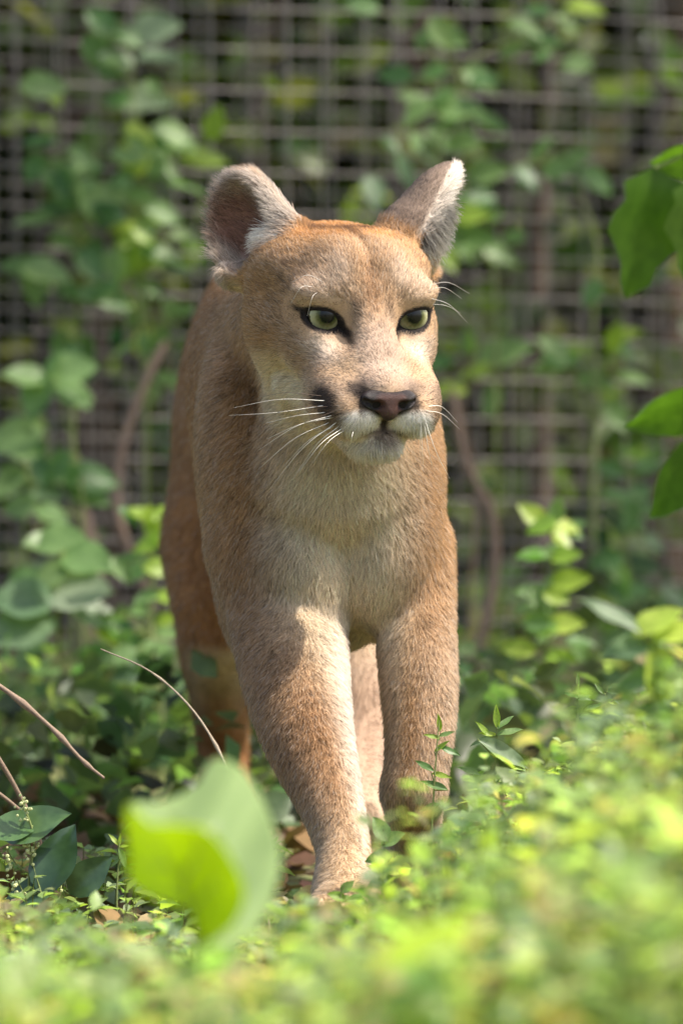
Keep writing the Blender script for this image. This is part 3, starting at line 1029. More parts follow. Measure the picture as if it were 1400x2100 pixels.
for (r, t, sag, dk) in WH:
    a = ray_hit(*r)
    if a is None:
        continue
    left = t[0] < r[0]
    depth = (a[1] + 5.0) + (0.035 if left else 0.05)
    if r[1] < 700:
        depth = a[1] + 5.0 - 0.015 if left else a[1] + 5.03
    elif 700 < r[0] < 760:
        depth = a[1] + 5.0 - 0.02
    m = P((r[0] + t[0]) / 2, (r[1] + t[1]) / 2 + sag, (a[1] + 5.0) * 0.5 + depth * 0.5 - 0.014)
    pts = spline([a, m, P(t[0], t[1], depth)], 14)
    V, F = tube_np(pts, np.linspace(0.00020 if r[1] < 700 else (0.00036 if not dk else 0.0003), 0.00007, 14), 5)
    link("whisker", mesh_np("whisker", V, F), m_whd if dk else m_wh, cougar)

# ------------------------------------------------------------------ ground
def ground_h(x, y):
    p = np.stack([np.asarray(x, float), np.asarray(y, float), np.zeros_like(np.asarray(x, float))], -1).reshape(-1, 3)
    return 0.018 * noise3(p, 21, 3.0, 3) + 0.03 * noise3(p, 22, 0.6, 2) * np.clip((np.hypot(p[:, 0], p[:, 1]) - 1.2) / 2, 0, 1) - 0.006


gx1 = np.concatenate([-np.geomspace(60, 2.2, 14), np.linspace(-2, 2, 101), np.geomspace(2.2, 60, 14)])
gy1 = np.concatenate([-np.geomspace(60, 3.2, 12), np.linspace(-3, 7, 201), np.geomspace(7.4, 60, 14)])
GX, GY = np.meshgrid(gx1, gy1, indexing='ij')
GV = np.stack([GX.ravel(), GY.ravel(), ground_h(GX.ravel(), GY.ravel())], 1)
ii = np.arange(len(gx1) - 1)[:, None] * len(gy1) + np.arange(len(gy1) - 1)[None, :]
ii = ii.ravel()
GF = np.stack([ii, ii + len(gy1), ii + len(gy1) + 1, ii + 1], 1)
m_ground, nt, out = new_mat("forest_soil")
b = node(nt, "ShaderNodeBsdfPrincipled", i_Roughness=0.95)
n1 = node(nt, "ShaderNodeTexNoise", i_Scale=9.0, i_Detail=8.0)
n2 = node(nt, "ShaderNodeTexVoronoi", i_Scale=45.0)
r1 = ramp(nt, n1.outputs[0], [(0.3, (0.06, 0.05, 0.022)), (0.5, (0.13, 0.105, 0.05)), (0.62, (0.14, 0.17, 0.05)), (0.8, (0.24, 0.20, 0.11))])
bp = node(nt, "ShaderNodeBump", i_Strength=0.8, i_Distance=0.02)
nt.links.new(n2.outputs[0], bp.inputs["Height"])
nt.links.new(r1.outputs[0], b.inputs["Base Color"])
nt.links.new(bp.outputs[0], b.inputs["Normal"])
nt.links.new(b.outputs[0], out.inputs[0])
tag(link("ground", mesh_np("ground", GV, GF), m_ground), kind="structure")


# ------------------------------------------------------------------ leaf materials and shapes
def leaf_mat(name, use_attr=False, trans=0.45, rough=0.42, spec=0.45):
    """blade that reflects its tint and lets a yellower light through; tint from object colour or mesh attribute"""
    m, nt, out = new_mat(name)
    if use_attr:
        src = node(nt, "ShaderNodeAttribute", attribute_name="tint").outputs["Color"]
    else:
        src = node(nt, "ShaderNodeObjectInfo").outputs["Color"]
    tc = node(nt, "ShaderNodeTexCoord")
    nz = node(nt, "ShaderNodeTexNoise", i_Scale=7.0 if not use_attr else 60.0, i_Detail=4.0)
    nt.links.new(tc.outputs["Object"], nz.inputs["Vector"])
    rp = ramp(nt, nz.outputs[0], [(0.3, (0.72, 0.76, 0.7)), (0.7, (1.15, 1.1, 1.1))])
    mu = node(nt, "ShaderNodeMix", data_type='RGBA', blend_type='MULTIPLY')
    mu.inputs[0].default_value = 1.0
    nt.links.new(src, mu.inputs[6])
    nt.links.new(rp.outputs[0], mu.inputs[7])
    b = node(nt, "ShaderNodeBsdfPrincipled", i_Roughness=rough)
    b.inputs["Specular IOR Level"].default_value = spec
    nt.links.new(mu.outputs[2], b.inputs["Base Color"])
    tr = node(nt, "ShaderNodeBsdfTranslucent")
    tm = node(nt, "ShaderNodeMix", data_type='RGBA', blend_type='MULTIPLY')
    tm.inputs[0].default_value = 1.0
    nt.links.new(mu.outputs[2], tm.inputs[6])
    tm.inputs[7].default_value = (1.9, 2.0, 0.8, 1)
    nt.links.new(tm.outputs[2], tr.inputs["Color"])
    ms = node(nt, "ShaderNodeMixShader")
    ms.inputs[0].default_value = trans
    nt.links.new(b.outputs[0], ms.inputs[1])
    nt.links.new(tr.outputs[0], ms.inputs[2])
    nt.links.new(ms.outputs[0], out.inputs[0])
    return m


m_leaf = leaf_mat("leaf")
m_leaf_glossy = leaf_mat("glossy_leaf", trans=0.15, rough=0.28, spec=0.7)
m_leaf_mass = leaf_mat("leaf_mass", use_attr=True, trans=0.55)

m_bark, nt, out = new_mat("bark")
b = node(nt, "ShaderNodeBsdfPrincipled", i_Roughness=0.9)
tc = node(nt, "ShaderNodeTexCoord")
mp = node(nt, "ShaderNodeMapping")
mp.inputs["Scale"].default_value = (14, 14, 2.5)
nz = node(nt, "ShaderNodeTexNoise", i_Scale=3.0, i_Detail=7.0)
nt.links.new(tc.outputs["Object"], mp.inputs[0])
nt.links.new(mp.outputs[0], nz.inputs["Vector"])
r1 = ramp(nt, nz.outputs[0], [(0.3, (0.035, 0.024, 0.018)), (0.7, (0.12, 0.082, 0.058))])
bp = node(nt, "ShaderNodeBump", i_Strength=0.7, i_Distance=0.01)
nt.links.new(nz.outputs[0], bp.inputs["Height"])
nt.links.new(bp.outputs[0], b.inputs["Normal"])
nt.links.new(r1.outputs[0], b.inputs["Base Color"])
nt.links.new(b.outputs[0], out.inputs[0])


def plain_mat(name, col, rough=0.8, vary=0.25, scale=60.0):
    m, nt, out = new_mat(name)
    b = node(nt, "ShaderNodeBsdfPrincipled", i_Roughness=rough)
    nz = node(nt, "ShaderNodeTexNoise", i_Scale=scale, i_Detail=4.0)
    c = np.array(col)
    rp = ramp(nt, nz.outputs[0], [(0.3, c * (1 - vary)), (0.7, c * (1 + vary))])
    nt.links.new(rp.outputs[0], b.inputs["Base Color"])
    nt.links.new(b.outputs[0], out.inputs[0])
    return m


m_stem = plain_mat("green_stem", (0.16, 0.20, 0.06))
m_vein = plain_mat("leaf_vein", (0.34, 0.40, 0.12))
m_twig = plain_mat("dry_twig", (0.21, 0.15, 0.105), 0.9, 0.4, 140.0)
m_drygrass = plain_mat("dry_grass", (0.26, 0.21, 0.15), 0.8)
m_vinebark = plain_mat("vine_bark", (0.22, 0.15, 0.11), 0.9)
m_bud = plain_mat("flower_bud", (0.48, 0.52, 0.24), 0.6)


def leaf_grid(kind, nu=8, nv=2):
    """unit leaf along +Y, facing +Z"""
    t = np.linspace(0, 1, nu + 1)
    if kind == "ovate":
        w = 0.30 * np.sin(np.pi * t ** 0.78) ** 0.85
    elif kind == "lance":
        w = 0.15 * np.sin(np.pi * t ** 0.85)
    elif kind == "heart":
        w = 0.44 * np.sin(np.pi * np.clip(t * 0.93 + 0.07, 0, 1) ** 0.62) ** 0.8
    elif kind == "lobed":
        w = 0.40 * np.sin(np.pi * np.clip(t * 0.92 + 0.08, 0, 1) ** 0.6) ** 0.7 * (1 + 0.22 * np.cos(t * 13.0))
    else:
        w = 0.22 * np.sin(np.pi * t ** 0.7)
    w[0] = 0.012
    w[-1] = 0.004
    s = np.linspace(-1, 1, 2 * nv + 1)
    X = w[:, None] * s[None, :]
    Y = np.broadcast_to(t[:, None], X.shape).copy()
    if kind == "heart":
        Y -= 0.10 * (np.abs(s)[None, :] ** 1.5) * np.exp(-(t[:, None] / 0.16) ** 2)
    Z = 0.32 * np.abs(X) - 0.22 * (t[:, None] - 0.3) ** 2 + 0.03 * np.sin(9 * t[:, None]) * np.abs(s)[None, :]
    V = np.stack([X, Y, Z], -1).reshape(-1, 3)
    m = 2 * nv + 1
    i = (np.arange(nu)[:, None] * m + np.arange(2 * nv)[None, :]).ravel()
    F = np.stack([i, i + 1, i + m + 1, i + m], 1)
    return V, F


LEAF = {k: mesh_np("leaf_" + k, *leaf_grid(k)) for k in ("ovate", "lance", "heart", "lobed", "small")}
for k in LEAF:
    LEAF[k].materials.append(m_leaf)
LEAFG = {}
for k in ("ovate", "lance"):
    LEAFG[k] = LEAF[k].copy()
    LEAFG[k].materials.clear()
    LEAFG[k].materials.append(m_leaf_glossy)

GREEN = (0.075, 0.165, 0.050)
MID = (0.140, 0.240, 0.085)
LIME = (0.26, 0.37, 0.055)
DEEP = (0.035, 0.085, 0.025)
GREYG = (0.170, 0.245, 0.150)


def add_leaf(parent, pos, tip_dir, normal, size, tint, kind="ovate", glossy=False, width=1.0, name="leaf"):
    o = bpy.data.objects.new(name, (LEAFG if glossy else LEAF)[kind])
    COL.objects.link(o)
    y = np.asarray(tip_dir, float)
    y /= np.linalg.norm(y)
    z = np.asarray(normal, float)
    z = z - y * np.dot(z, y)
    z /= np.linalg.norm(z) + 1e-9
    x = np.cross(y, z)
    M = Matrix(np.stack([x * size * width, y * size, z * size], 1).tolist()).to_4x4()
    M.translation = Vector(pos)
    o.parent = parent
    o.matrix_world = M
    v = 1 + 0.22 * rng.standard_normal()
    o.color = (max(tint[0] * v, 0.01), max(tint[1] * (1 + 0.6 * (v - 1)), 0.01), max(tint[2] * v, 0.005), 1)
    return o


def pic_dir(ang, lean=0.0):
    """direction in the picture plane, degrees anticlockwise from the right, leaning to or from the camera"""
    a = math.radians(ang)
    return np.array((math.cos(a), lean, math.sin(a)))


def stem_part(parent, pts, radii, mat, name="stem", sides=6):
    V, F = tube_np(pts, radii, sides)
    return link(name, mesh_np(name, V, F), mat, parent)


if ENV:
    # -------------------------------------------------------------- wire fence: two runs of welded mesh, one behind the other
    m_wire, nt, out = new_mat("galvanised_wire")
    b = node(nt, "ShaderNodeBsdfPrincipled", i_Roughness=0.5, i_Metallic=0.0)
    nz = node(nt, "ShaderNodeTexNoise", i_Scale=30.0, i_Detail=5.0)
    r1 = ramp(nt, nz.outputs[0], [(0.3, (0.13, 0.115, 0.105)), (0.7, (0.29, 0.26, 0.25))])
    nt.links.new(r1.outputs[0], b.inputs["Base Color"])
    nt.links.new(b.outputs[0], out.inputs[0])

    def fence(depth0, slope, cellx, cellz, xoff, zoff, rad, label):
        f = empty("wire_fence", (0, depth0 - 5.0, 0))
        tag(f, label, "fence", "mesh fences behind the cougar")
        yaw = math.atan(slope)
        f.rotation_euler = (0, 0, yaw)
        half, top = 1.8, 2.2
        n = int(2 * half / cellx)
        pv = [(0, 0, 0), (0, 0, top)]
        vm = None
        for i in range(n + 1):
            x = -half + xoff + i * cellx
            if vm is None:
                V, F = tube_np(spline(pv, 5), rad * 0.72, 5)
                vm = mesh_np("vertical_wire", V, F)
                vm.materials.append(m_wire)
            o = bpy.data.objects.new("vertical_wire", vm)
            COL.objects.link(o)
            o.parent = f
            o.location = (x, 0, -0.03)
            o.rotation_euler = (0, math.radians(0.8 * math.sin(i * 2.3)), 0)
        hm_ = None
        for k in range(int(top / cellz)):
            z = zoff + k * cellz
            if hm_ is None:
                xs_ = np.linspace(-half, half, 25)
                V, F = tube_np(np.stack([xs_, 0 * xs_ + rad * 1.6, 0.004 * np.sin(xs_ * 5)], 1), rad, 5)
                hm_ = mesh_np("horizontal_wire", V, F)
                hm_.materials.append(m_wire)
            o = bpy.data.objects.new("horizontal_wire", hm_)
            COL.objects.link(o)
            o.parent = f
            o.location = (0, 0, z)
            o.rotation_euler = (0, math.radians(1.3 + 0.25 * math.sin(k * 1.7)), 0)
        # posts carry the mesh just outside the picture
        for sx in (-1, 1):
            V, F = tube_np([(0, 0, -0.1), (0, 0, 1.2), (0, 0, 2.3)], 0.03, 12)
            o = link("fence_post", mesh_np("fence_post", V, F), m_wire, f)
            o.location = (sx * half, 0.034, 0)
        return f

    fence(7.95, 0.30, 0.0350, 0.0570, 0.012, 0.02, 0.0017, "grey welded wire fence nearer of two, draped with leafy vines")
    fence(8.75, 0.30, 0.03852, 0.06273, 0.0069, 0.0051, 0.0016, "second run of grey wire mesh standing behind the vine covered fence")

    # -------------------------------------------------------------- trees
    def crown_mesh(name, n, radii, leaf=0.075, seed=1, tint=MID, centre=(0, 0, 0)):
        r = np.random.default_rng(seed)
        # clumps on a shell, leaves round each clump
        nc = max(12, n // 60)
        d = r.standard_normal((nc, 3))
        d /= np.linalg.norm(d, axis=1)[:, None]
        c = d * (0.45 + 0.55 * r.random(nc) ** 0.5)[:, None] * np.array(radii)
        k = r.integers(0, nc, n)
        p = c[k] + r.standard_normal((n, 3)) * np.array(radii) * 0.16 + np.array(centre)
        return leaf_cloud(name, p, r, leaf, tint)

    def leaf_cloud(name, p, r, leaf, tint, up=0.6, vary=0.25):
        n = len(p)
        V0, F0 = leaf_grid("ovate", 3, 1)
        y = r.standard_normal((n, 3)) * np.array((1, 1, 0.5))
        y[:, 2] -= 0.3
        y /= np.linalg.norm(y, axis=1)[:, None]
        z = r.standard_normal((n, 3)) + np.array((0, -0.1, up))
        z -= y * (z * y).sum(1)[:, None]
        z /= np.linalg.norm(z, axis=1)[:, None]
        x = np.cross(y, z)
        s = leaf * (0.6 + 0.8 * r.random(n))
        V = p[:, None, :] + s[:, None, None] * (V0[None, :, 0:1] * x[:, None, :] * 1.1 + V0[None, :, 1:2] * y[:, None, :] + V0[None, :, 2:3] * z[:, None, :])
        F = F0[None] + (np.arange(n) * len(V0))[:, None, None]
        me = mesh_np(name, V.reshape(-1, 3), F.reshape(-1, 4))
        tnt = np.array(tint)[None] * (1 + vary * r.standard_normal((n, 1))) * (1 + 0.12 * r.standard_normal((n, 3)))
        tnt = np.repeat(np.clip(tnt, 0.01, 0.6), len(V0), 0)
        at = me.attributes.new("tint", 'FLOAT_COLOR', 'POINT')
        at.data.foreach_set("color", np.c_[tnt, np.ones(len(tnt))].astype(np.float32).ravel())
        me.materials.append(m_leaf_mass)
        return me

    def tree(x, y, lean, h, r0, crown_c, crown_r, n, leaf, seed, label, group=None, tint=MID):
        t = empty("tree", (x, y, 0))
        tag(t, label, "tree", group)
        top = np.array(crown_c)
        pts = spline([(0, 0, -0.1), (lean * 0.3, 0.0, h * 0.35), (lean * 0.8, 0.05, h * 0.7), tuple(top)], 14)
        pts[:, :2] += 0.03 * np.random.default_rng(seed).standard_normal((14, 2)) * np.linspace(0, 1, 14)[:, None]
        stem_part(t, pts, np.linspace(r0, r0 * 0.35, 14), m_bark, "trunk", 10)
        rr = np.random.default_rng(seed + 5)
        for k in range(6):
            a = rr.random() * 6.28
            e = top + np.array((math.cos(a), math.sin(a), 0.1 + 0.5 * rr.random())) * np.array(crown_r) * 0.75
            s0 = pts[7 + k % 6]
            stem_part(t, spline([s0, (s0 + e) / 2 + np.array((0, 0, 0.12)), e], 7), np.linspace(r0 * 0.35, r0 * 0.06, 7), m_bark, "limb", 6)
        link("crown", crown_mesh("crown", n, crown_r, leaf, seed, tint, top), None, t)
        return t

    tree(2.75, 2.65, -0.2, 3.4, 0.09, (-0.55, 0.05, 3.95), (1.6, 1.1, 0.9), 1500, 0.12, 31, "unseen tall leafy tree added beside the fence for its crown to shade the mesh")  # added out of view to shade the fence and the ground behind
    specs = [(-1.05, 5.3, 0.1, 0.055), (-0.52, 6.6, -0.1, 0.085), (-0.16, 5.0, 0.06, 0.03), (0.10, 6.0, 0.05, 0.055), (0.34, 4.7, -0.04, 0.024),
             (0.62, 6.3, 0.1, 0.07), (0.95, 5.2, -0.1, 0.045), (-0.75, 4.6, 0.05, 0.026)]
    for k, (x, y, ln, r0) in enumerate(specs):
        tree(x, y, ln, 2.6, r0, (ln, 0.1, 3.3 + 0.2 * (k % 3)), (1.1, 1.0, 0.9), 1500, 0.14, 50 + k,
             "brown trunked woodland tree in the dark behind the wire fence", "trees behind the fence", (0.05, 0.09, 0.03))
    r = np.random.default_rng(70)
    n = 5500
    p = np.stack([r.uniform(-1.1, 1.1, n), r.uniform(0.75, 3.0, n), np.zeros(n)], 1)
    p[:, 2] = 0.01 + 0.20 * r.random(n) ** 1.6 * (0.5 + noise3(p, 44, 2.0, 2))
    gc = link("ground_cover", leaf_cloud("ground_cover", p[np.abs(p[:, 2]) > 0.0], r, 0.038, (0.085, 0.13, 0.06), 0.9, 0.4))
    tag(gc, "leafy ground cover between the cougar and the fence", "ground cover", kind="stuff")
    # undergrowth far behind the fence reads as one mass
    r = np.random.default_rng(77)
    n = 34000
    p = np.stack([r.uniform(-5, 5, n), 7.2 + 2.6 * r.random(n), 3.4 * r.random(n) ** 0.9], 1)
    keep = noise3(p, 31, 1.3, 2) > -0.55
    th = link("thicket", leaf_cloud("thicket", p[keep], r, 0.17, (0.105, 0.115, 0.055), 0.5, 0.5))
    tag(th, "dark mass of leaves closing the view far behind the fence", "thicket", kind="stuff")
    n = 5200
    p = np.stack([r.uniform(-1.6, 1.6, n), 3.6 + 3.2 * r.random(n), 1.3 * r.random(n) ** 1.3], 1)
    keep = noise3(p, 33, 2.2, 2) > -0.1
    th = link("undergrowth", leaf_cloud("undergrowth", p[keep], r, 0.075, (0.09, 0.13, 0.05), 0.6, 0.5))
    tag(th, "shaded undergrowth just behind the wire fence", "undergrowth", kind="stuff")

# ------------------------------------------------------------------ climbing vines and shrubs against the fence
def fence_depth(px):
    d = 7.95
    for _ in range(3):
        d = 7.95 + 0.30 * (px - 700) / FPX * d
    return d


def px_plant(name, label, cat, stem, leaves, off=0.12, depth=None, srad=0.003, kind="ovate", group=None, extra=0, tints=(MID,), esize=70, smat=None, width=1.0, stand=True):
    """plant from picture positions: stem path and leaf centres; depth is measured from the fence unless given"""
    dp = (lambda px: depth) if depth else (lambda px: fence_depth(px) - off)
    pts = [P(x, y, dp(x)) for x, y in stem]
    if stand:
        g = pts[0].copy()                       # the stem rises from the ground
        g[2] = -0.03
        if pts[0][2] > 0.02:
            pts = [g] + pts
    t = empty(name, (pts[0][0], pts[0][1], 0))
    tag(t, label, cat, group)
    base = np.array(t.location)
    path = spline(pts, 8 * len(pts))
    stem_part(t, path - base, np.linspace(srad, srad * 0.4, len(path)), smat or m_stem)
    todo = list(leaves)
    for k in range(extra):
        q = path[int(rng.integers(len(path) // 4, len(path)))]
        d = q[1] + 5.0
        todo.append(((q[0]) / d * FPX + 700 + rng.normal(0, 42), HOR - (q[2] - 0.48) / d * FPX + rng.normal(0, 30), esize * rng.uniform(0.6, 1.2), rng.uniform(-200, 20), tints[int(rng.integers(len(tints)))]))
    for (px, py, s, ang, tint) in todo:
        d = dp(px) + rng.uniform(-0.08, 0.05)
        size = s / FPX * d
        tip = pic_dir(ang, rng.uniform(-0.5, 0.2))
        c = P(px, py, d)
        nrm = np.array((rng.normal(0, 0.25), -0.75 + rng.normal(0, 0.2), 0.65 + rng.normal(0, 0.2)))
        p0 = c - tip / np.linalg.norm(tip) * size * 0.5
        lf = add_leaf(t, p0, tip, nrm, size, tint, kind, width=width)
        # leaf stalk back to the stem
        j = int(np.argmin(np.linalg.norm(path - p0, axis=1)))
        j = max(j - 2, 0)
        if np.linalg.norm(path[j] - p0) < 0.16:
            mid = (path[j] + p0) / 2 + np.array((0, 0, 0.006))
            stem_part(t, spline([path[j], mid, p0], 5) - base, np.linspace(srad * 0.45, srad * 0.3, 5), smat or m_stem, "leaf_stalk", 4)
    return t


# leaf objects are parented with a world matrix, so keep parents' matrices fresh
_add_leaf = add_leaf


def add_leaf(parent, pos, tip_dir, normal, size, tint, *a, **k):
    o = _add_leaf(parent, np.asarray(pos) - np.array(parent.location), tip_dir, normal, size, tint, *a, **k)
    return o


if ENV:
    G_, M_, L_, D_, Y_ = GREYG, MID, LIME, GREEN, GREYG
    px_plant("vine", "vine with broad grey green leaf pairs climbing the fence above the cougar's upright ear", "vine",
             [(300, 640), (285, 430), (272, 230), (268, 60)],
             [(320, 60, 115, 12, G_), (240, 122, 85, 165, G_), (330, 120, 98, 4, G_), (205, 42, 80, 140, D_), (285, 205, 100, -10, G_), (335, 212, 60, 20, G_), (240, 205, 60, 190, D_)],
             extra=14, tints=(D_, M_), width=1.15)
    px_plant("vine", "vine with bright yellow green young leaves on the fence beside the upright ear", "vine",
             [(300, 900), (290, 700), (275, 520), (300, 360), (300, 270)],
             [(285, 278, 80, 120, L_), (325, 312, 74, 20, L_), (262, 302, 60, 200, L_), (360, 282, 110, -25, M_), (420, 328, 100, -5, L_), (330, 345, 90, -30, M_),
              (275, 345, 80, 210, L_), (380, 385, 90, -10, M_), (440, 252, 80, 75, L_), (290, 430, 95, 250, M_), (335, 440, 90, -20, M_), (265, 490, 90, 240, L_), (290, 480, 70, -40, L_),
              (262, 540, 80, 250, L_), (330, 525, 100, -15, M_), (365, 550, 70, -10, M_), (220, 400, 90, 170, M_), (210, 600, 80, 200, M_), (300, 590, 80, -30, M_)],
             extra=34, tints=(L_, M_, M_), esize=70)
    px_plant("vine", "vine with lobed mid green leaves on the open mesh left of the bright young vine", "vine",
             [(150, 900), (160, 600), (150, 440), (120, 330)],
             [(85, 345, 85, 170, M_), (165, 352, 105, 10, M_), (188, 418, 120, -65, M_), (140, 398, 90, 200, M_), (235, 400, 95, -10, M_), (92, 178, 105, 0, M_), (112, 196, 60, -60, L_),
              (60, 555, 130, 165, M_), (95, 560, 120, -15, M_), (75, 585, 100, -90, M_)],
             extra=24, tints=(M_, D_), esize=80)
    px_plant("creeper", "creeper with a star of five leaflets hanging beside the cougar's flank", "vine",
             [(170, 1160), (165, 980), (130, 840), (112, 770)],
             [(50, 772, 95, 170, M_), (78, 815, 110, 255, M_), (150, 758, 110, 12, M_), (150, 812, 95, -30, M_), (112, 745, 70, 70, M_)],
             off=0.55, extra=5, tints=(D_, M_), esize=80, width=1.2)
    px_plant("creeper", "creeper with drooping mid green leaflets under the star shaped leaf", "vine",
             [(60, 1230), (50, 1080), (90, 960), (150, 930)],
             [(30, 900, 130, 200, M_), (70, 935, 90, -50, D_), (190, 985, 120, -5, M_), (180, 1010, 110, -25, M_), (125, 975, 95, 160, M_), (20, 990, 90, 230, M_), (95, 1010, 90, -15, G_), (40, 1040, 80, 190, M_)],
             off=0.5, extra=6, tints=(D_, M_), esize=80, width=1.15)
    px_plant("creeper", "creeper with large pale rounded leaves low beside the hind leg", "vine",
             [(130, 1420), (120, 1290), (125, 1180), (130, 1110)],
             [(125, 1108, 110, 15, M_), (180, 1150, 125, -15, M_), (85, 1115, 80, 175, M_), (160, 1212, 150, 5, G_), (45, 1232, 140, 175, G_), (42, 1290, 150, 200, G_), (195, 1262, 120, -15, G_), (60, 1345, 90, 220, G_)],
             off=1.05, extra=3, tints=(D_, M_), esize=80, width=1.35)
    px_plant("sprig", "yellow green sapling sprig rising behind the cougar's flank", "plant",
             [(330, 1450), (310, 1300), (315, 1180), (318, 1060)],
             [(290, 1055, 75, 160, L_), (340, 1050, 70, 20, L_), (318, 1090, 70, -80, L_), (300, 1120, 60, 200, L_), (335, 1110, 70, -10, L_), (265, 1145, 60, 190, M_), (330, 1165, 75, 0, L_),
              (300, 1225, 60, 200, M_), (345, 1228, 70, -10, L_), (345, 1272, 60, 20, L_), (240, 1290, 90, -45, L_), (320, 1330, 80, 10, M_), (280, 1350, 70, 180, G_), (345, 1300, 60, 0, M_)],
             off=1.1, extra=10, tints=(M_, D_, L_), esize=62)
    px_plant("shrub", "low shaded shrub at the foot of the fence beside the hind leg", "shrub",
             [(230, 1600), (210, 1500), (250, 1400), (230, 1330)],
             [(60, 1420, 95, 180, D_), (120, 1480, 100, 200, M_), (250, 1440, 90, 10, M_), (180, 1540, 100, -20, G_), (60, 1540, 100, 170, D_), (270, 1560, 110, -10, G_), (330, 1500, 90, 0, M_), (120, 1600, 110, 0, G_)],
             off=0.35, extra=80, tints=(D_, M_, G_), esize=62, srad=0.004)
    px_plant("vine", "vine of paired oval leaves trailing down the fence over the flattened ear", "vine",
             [(1015, 640), (990, 520), (960, 430), (900, 310), (930, 220), (960, 130), (1080, 70), (1200, 20)],
             [(740, 12, 80, 170, M_), (985, 165, 90, -35, M_), (920, 75, 95, -25, M_), (872, 78, 60, 60, D_), (1078, 60, 80, -25, M_), (1120, 85, 75, 0, M_), (1200, 18, 85, -10, L_), (850, 210, 90, 150, M_),
              (940, 225, 110, 0, M_), (1005, 252, 80, -20, M_), (905, 290, 85, -30, M_), (952, 292, 80, 0, M_), (880, 312, 70, -60, G_), (830, 355, 90, -60, G_), (765, 395, 85, -75, G_), (1000, 352, 95, 5, M_),
              (965, 440, 95, 0, L_), (965, 490, 120, 0, M_), (1015, 522, 100, -20, M_), (918, 530, 70, -60, L_), (810, 155, 80, 175, D_), (890, 150, 70, 200, D_), (1050, 100, 70, 210, M_)],
             extra=18, tints=(M_, D_), esize=70)
    px_plant("vine", "thin vine with a few small leaves crossing the bare mesh near the big hanging leaf", "vine",
             [(1215, 700), (1225, 520), (1190, 400), (1160, 330)],
             [(1080, 368, 80, -45, G_), (1148, 345, 85, 15, M_), (1185, 322, 70, 30, M_), (1222, 372, 90, -35, M_), (1260, 690, 70, 70, L_), (1290, 685, 55, 20, L_), (1280, 720, 60, -60, M_), (1220, 785, 95, -15, M_),
              (1295, 778, 80, -10, M_), (1262, 852, 85, -50, M_), (1130, 712, 80, 140, M_), (1150, 735, 85, -10, M_), (1120, 755, 70, 190, M_)],
             extra=2, tints=(M_,))
    px_plant("vine", "vine with one long yellow green leaf reaching across the mesh beside the cougar's neck", "vine",
             [(960, 1300), (975, 1000), (950, 850), (965, 770)],
             [(1035, 725, 130, 18, M_), (975, 765, 80, 200, L_), (925, 800, 70, 0, L_), (960, 700, 60, 100, M_)],
             extra=3, tints=(M_,), smat=m_vinebark)
    px_plant("sapling", "slender yellow green sapling standing between the fore leg and the fence", "plant",
             [(1120, 1420), (1125, 1300), (1135, 1180), (1130, 1050)],
             [(1090, 1055, 75, 140, L_), (1140, 1045, 60, 80, M_), (1150, 1080, 80, -10, L_), (1175, 1080, 60, 20, M_), (1110, 1080, 70, 200, L_), (1150, 1110, 70, -50, L_), (1090, 1140, 70, 180, L_), (1160, 1140, 70, 10, L_),
              (1170, 1190, 85, 10, L_), (1090, 1215, 75, 170, M_), (1140, 1225, 60, -20, L_), (1075, 1250, 60, 200, M_), (1160, 1280, 80, 5, L_), (1110, 1290, 70, 190, L_), (1190, 1320, 70, 0, M_), (1060, 1330, 80, 170, L_), (1150, 1350, 80, 0, L_)],
             off=1.35, extra=12, tints=(M_, M_), esize=62)
    px_plant("shrub", "dim leafy shrub at the foot of the mesh on the open side of the cougar", "shrub",
             [(1290, 1420), (1300, 1250), (1280, 1120), (1300, 1000)],
             [(1250, 960, 70, 160, D_), (1330, 960, 70, 10, D_), (1340, 1115, 60, -40, G_), (1270, 1020, 80, 0, D_), (1310, 1040, 90, -20, D_), (1380, 1225, 70, -30, G_), (1240, 1150, 80, 190, D_)],
             off=0.35, extra=26, tints=(D_, DEEP, M_), esize=75, srad=0.004)
    # two bare woody vines looping up the mesh
    for lab, path, rr in (("bare brown woody vine arching up the mesh beside the cougar's shoulder", [(940, 1500), (975, 1360), (1012, 1180), (1005, 1050), (955, 950), (925, 800)], 0.0085),
                          ("bare brown woody vine curling up the mesh beside the cougar's flank", [(335, 1400), (300, 1220), (243, 1060), (250, 920), (300, 780), (340, 700)], 0.0075)):
        pts = [P(x, y, fence_depth(x) - 0.22) for x, y in path]
        g = pts[0].copy()
        g[2] = -0.03
        o = link("woody_vine", mesh_np("woody_vine", *tube_np(spline([g] + pts, 40), np.linspace(rr, rr * 0.7, 40), 8)), m_vinebark)
        tag(o, lab, "vine")
    px = P(180, 1300, 7.6)
    V, F = tube_np(spline([(px[0] + 0.01, px[1], -0.05), (px[0], px[1], 0.15), (px[0] + 0.008, px[1] + 0.02, 0.22), (px[0] - 0.01, px[1] + 0.03, 0.30)], 16), np.linspace(0.018, 0.010, 16), 9)
    tag(link("broken_stem", mesh_np("broken_stem", V, F), m_vinebark), "short pinkish brown broken stem standing under the pale rounded leaves", "stem")

    # -------------------------------------------------------------- big leaves hanging in from a sapling beside the path
    t = empty("broadleaf_sapling", tuple(P(1700, 2000, 4.25) * np.array((1, 1, 0))))
    tag(t, "broad leaved sapling with dark green backlit leaves hanging in front of the mesh", "sapling")
    b0 = np.array(t.location)
    trunk = spline([b0 + np.array((0, 0, -0.03)), P(1660, 1500, 4.25), P(1600, 900, 4.25), P(1560, 380, 4.25)], 20)
    stem_part(t, trunk - b0, np.linspace(0.008, 0.004, 20), m_stem)
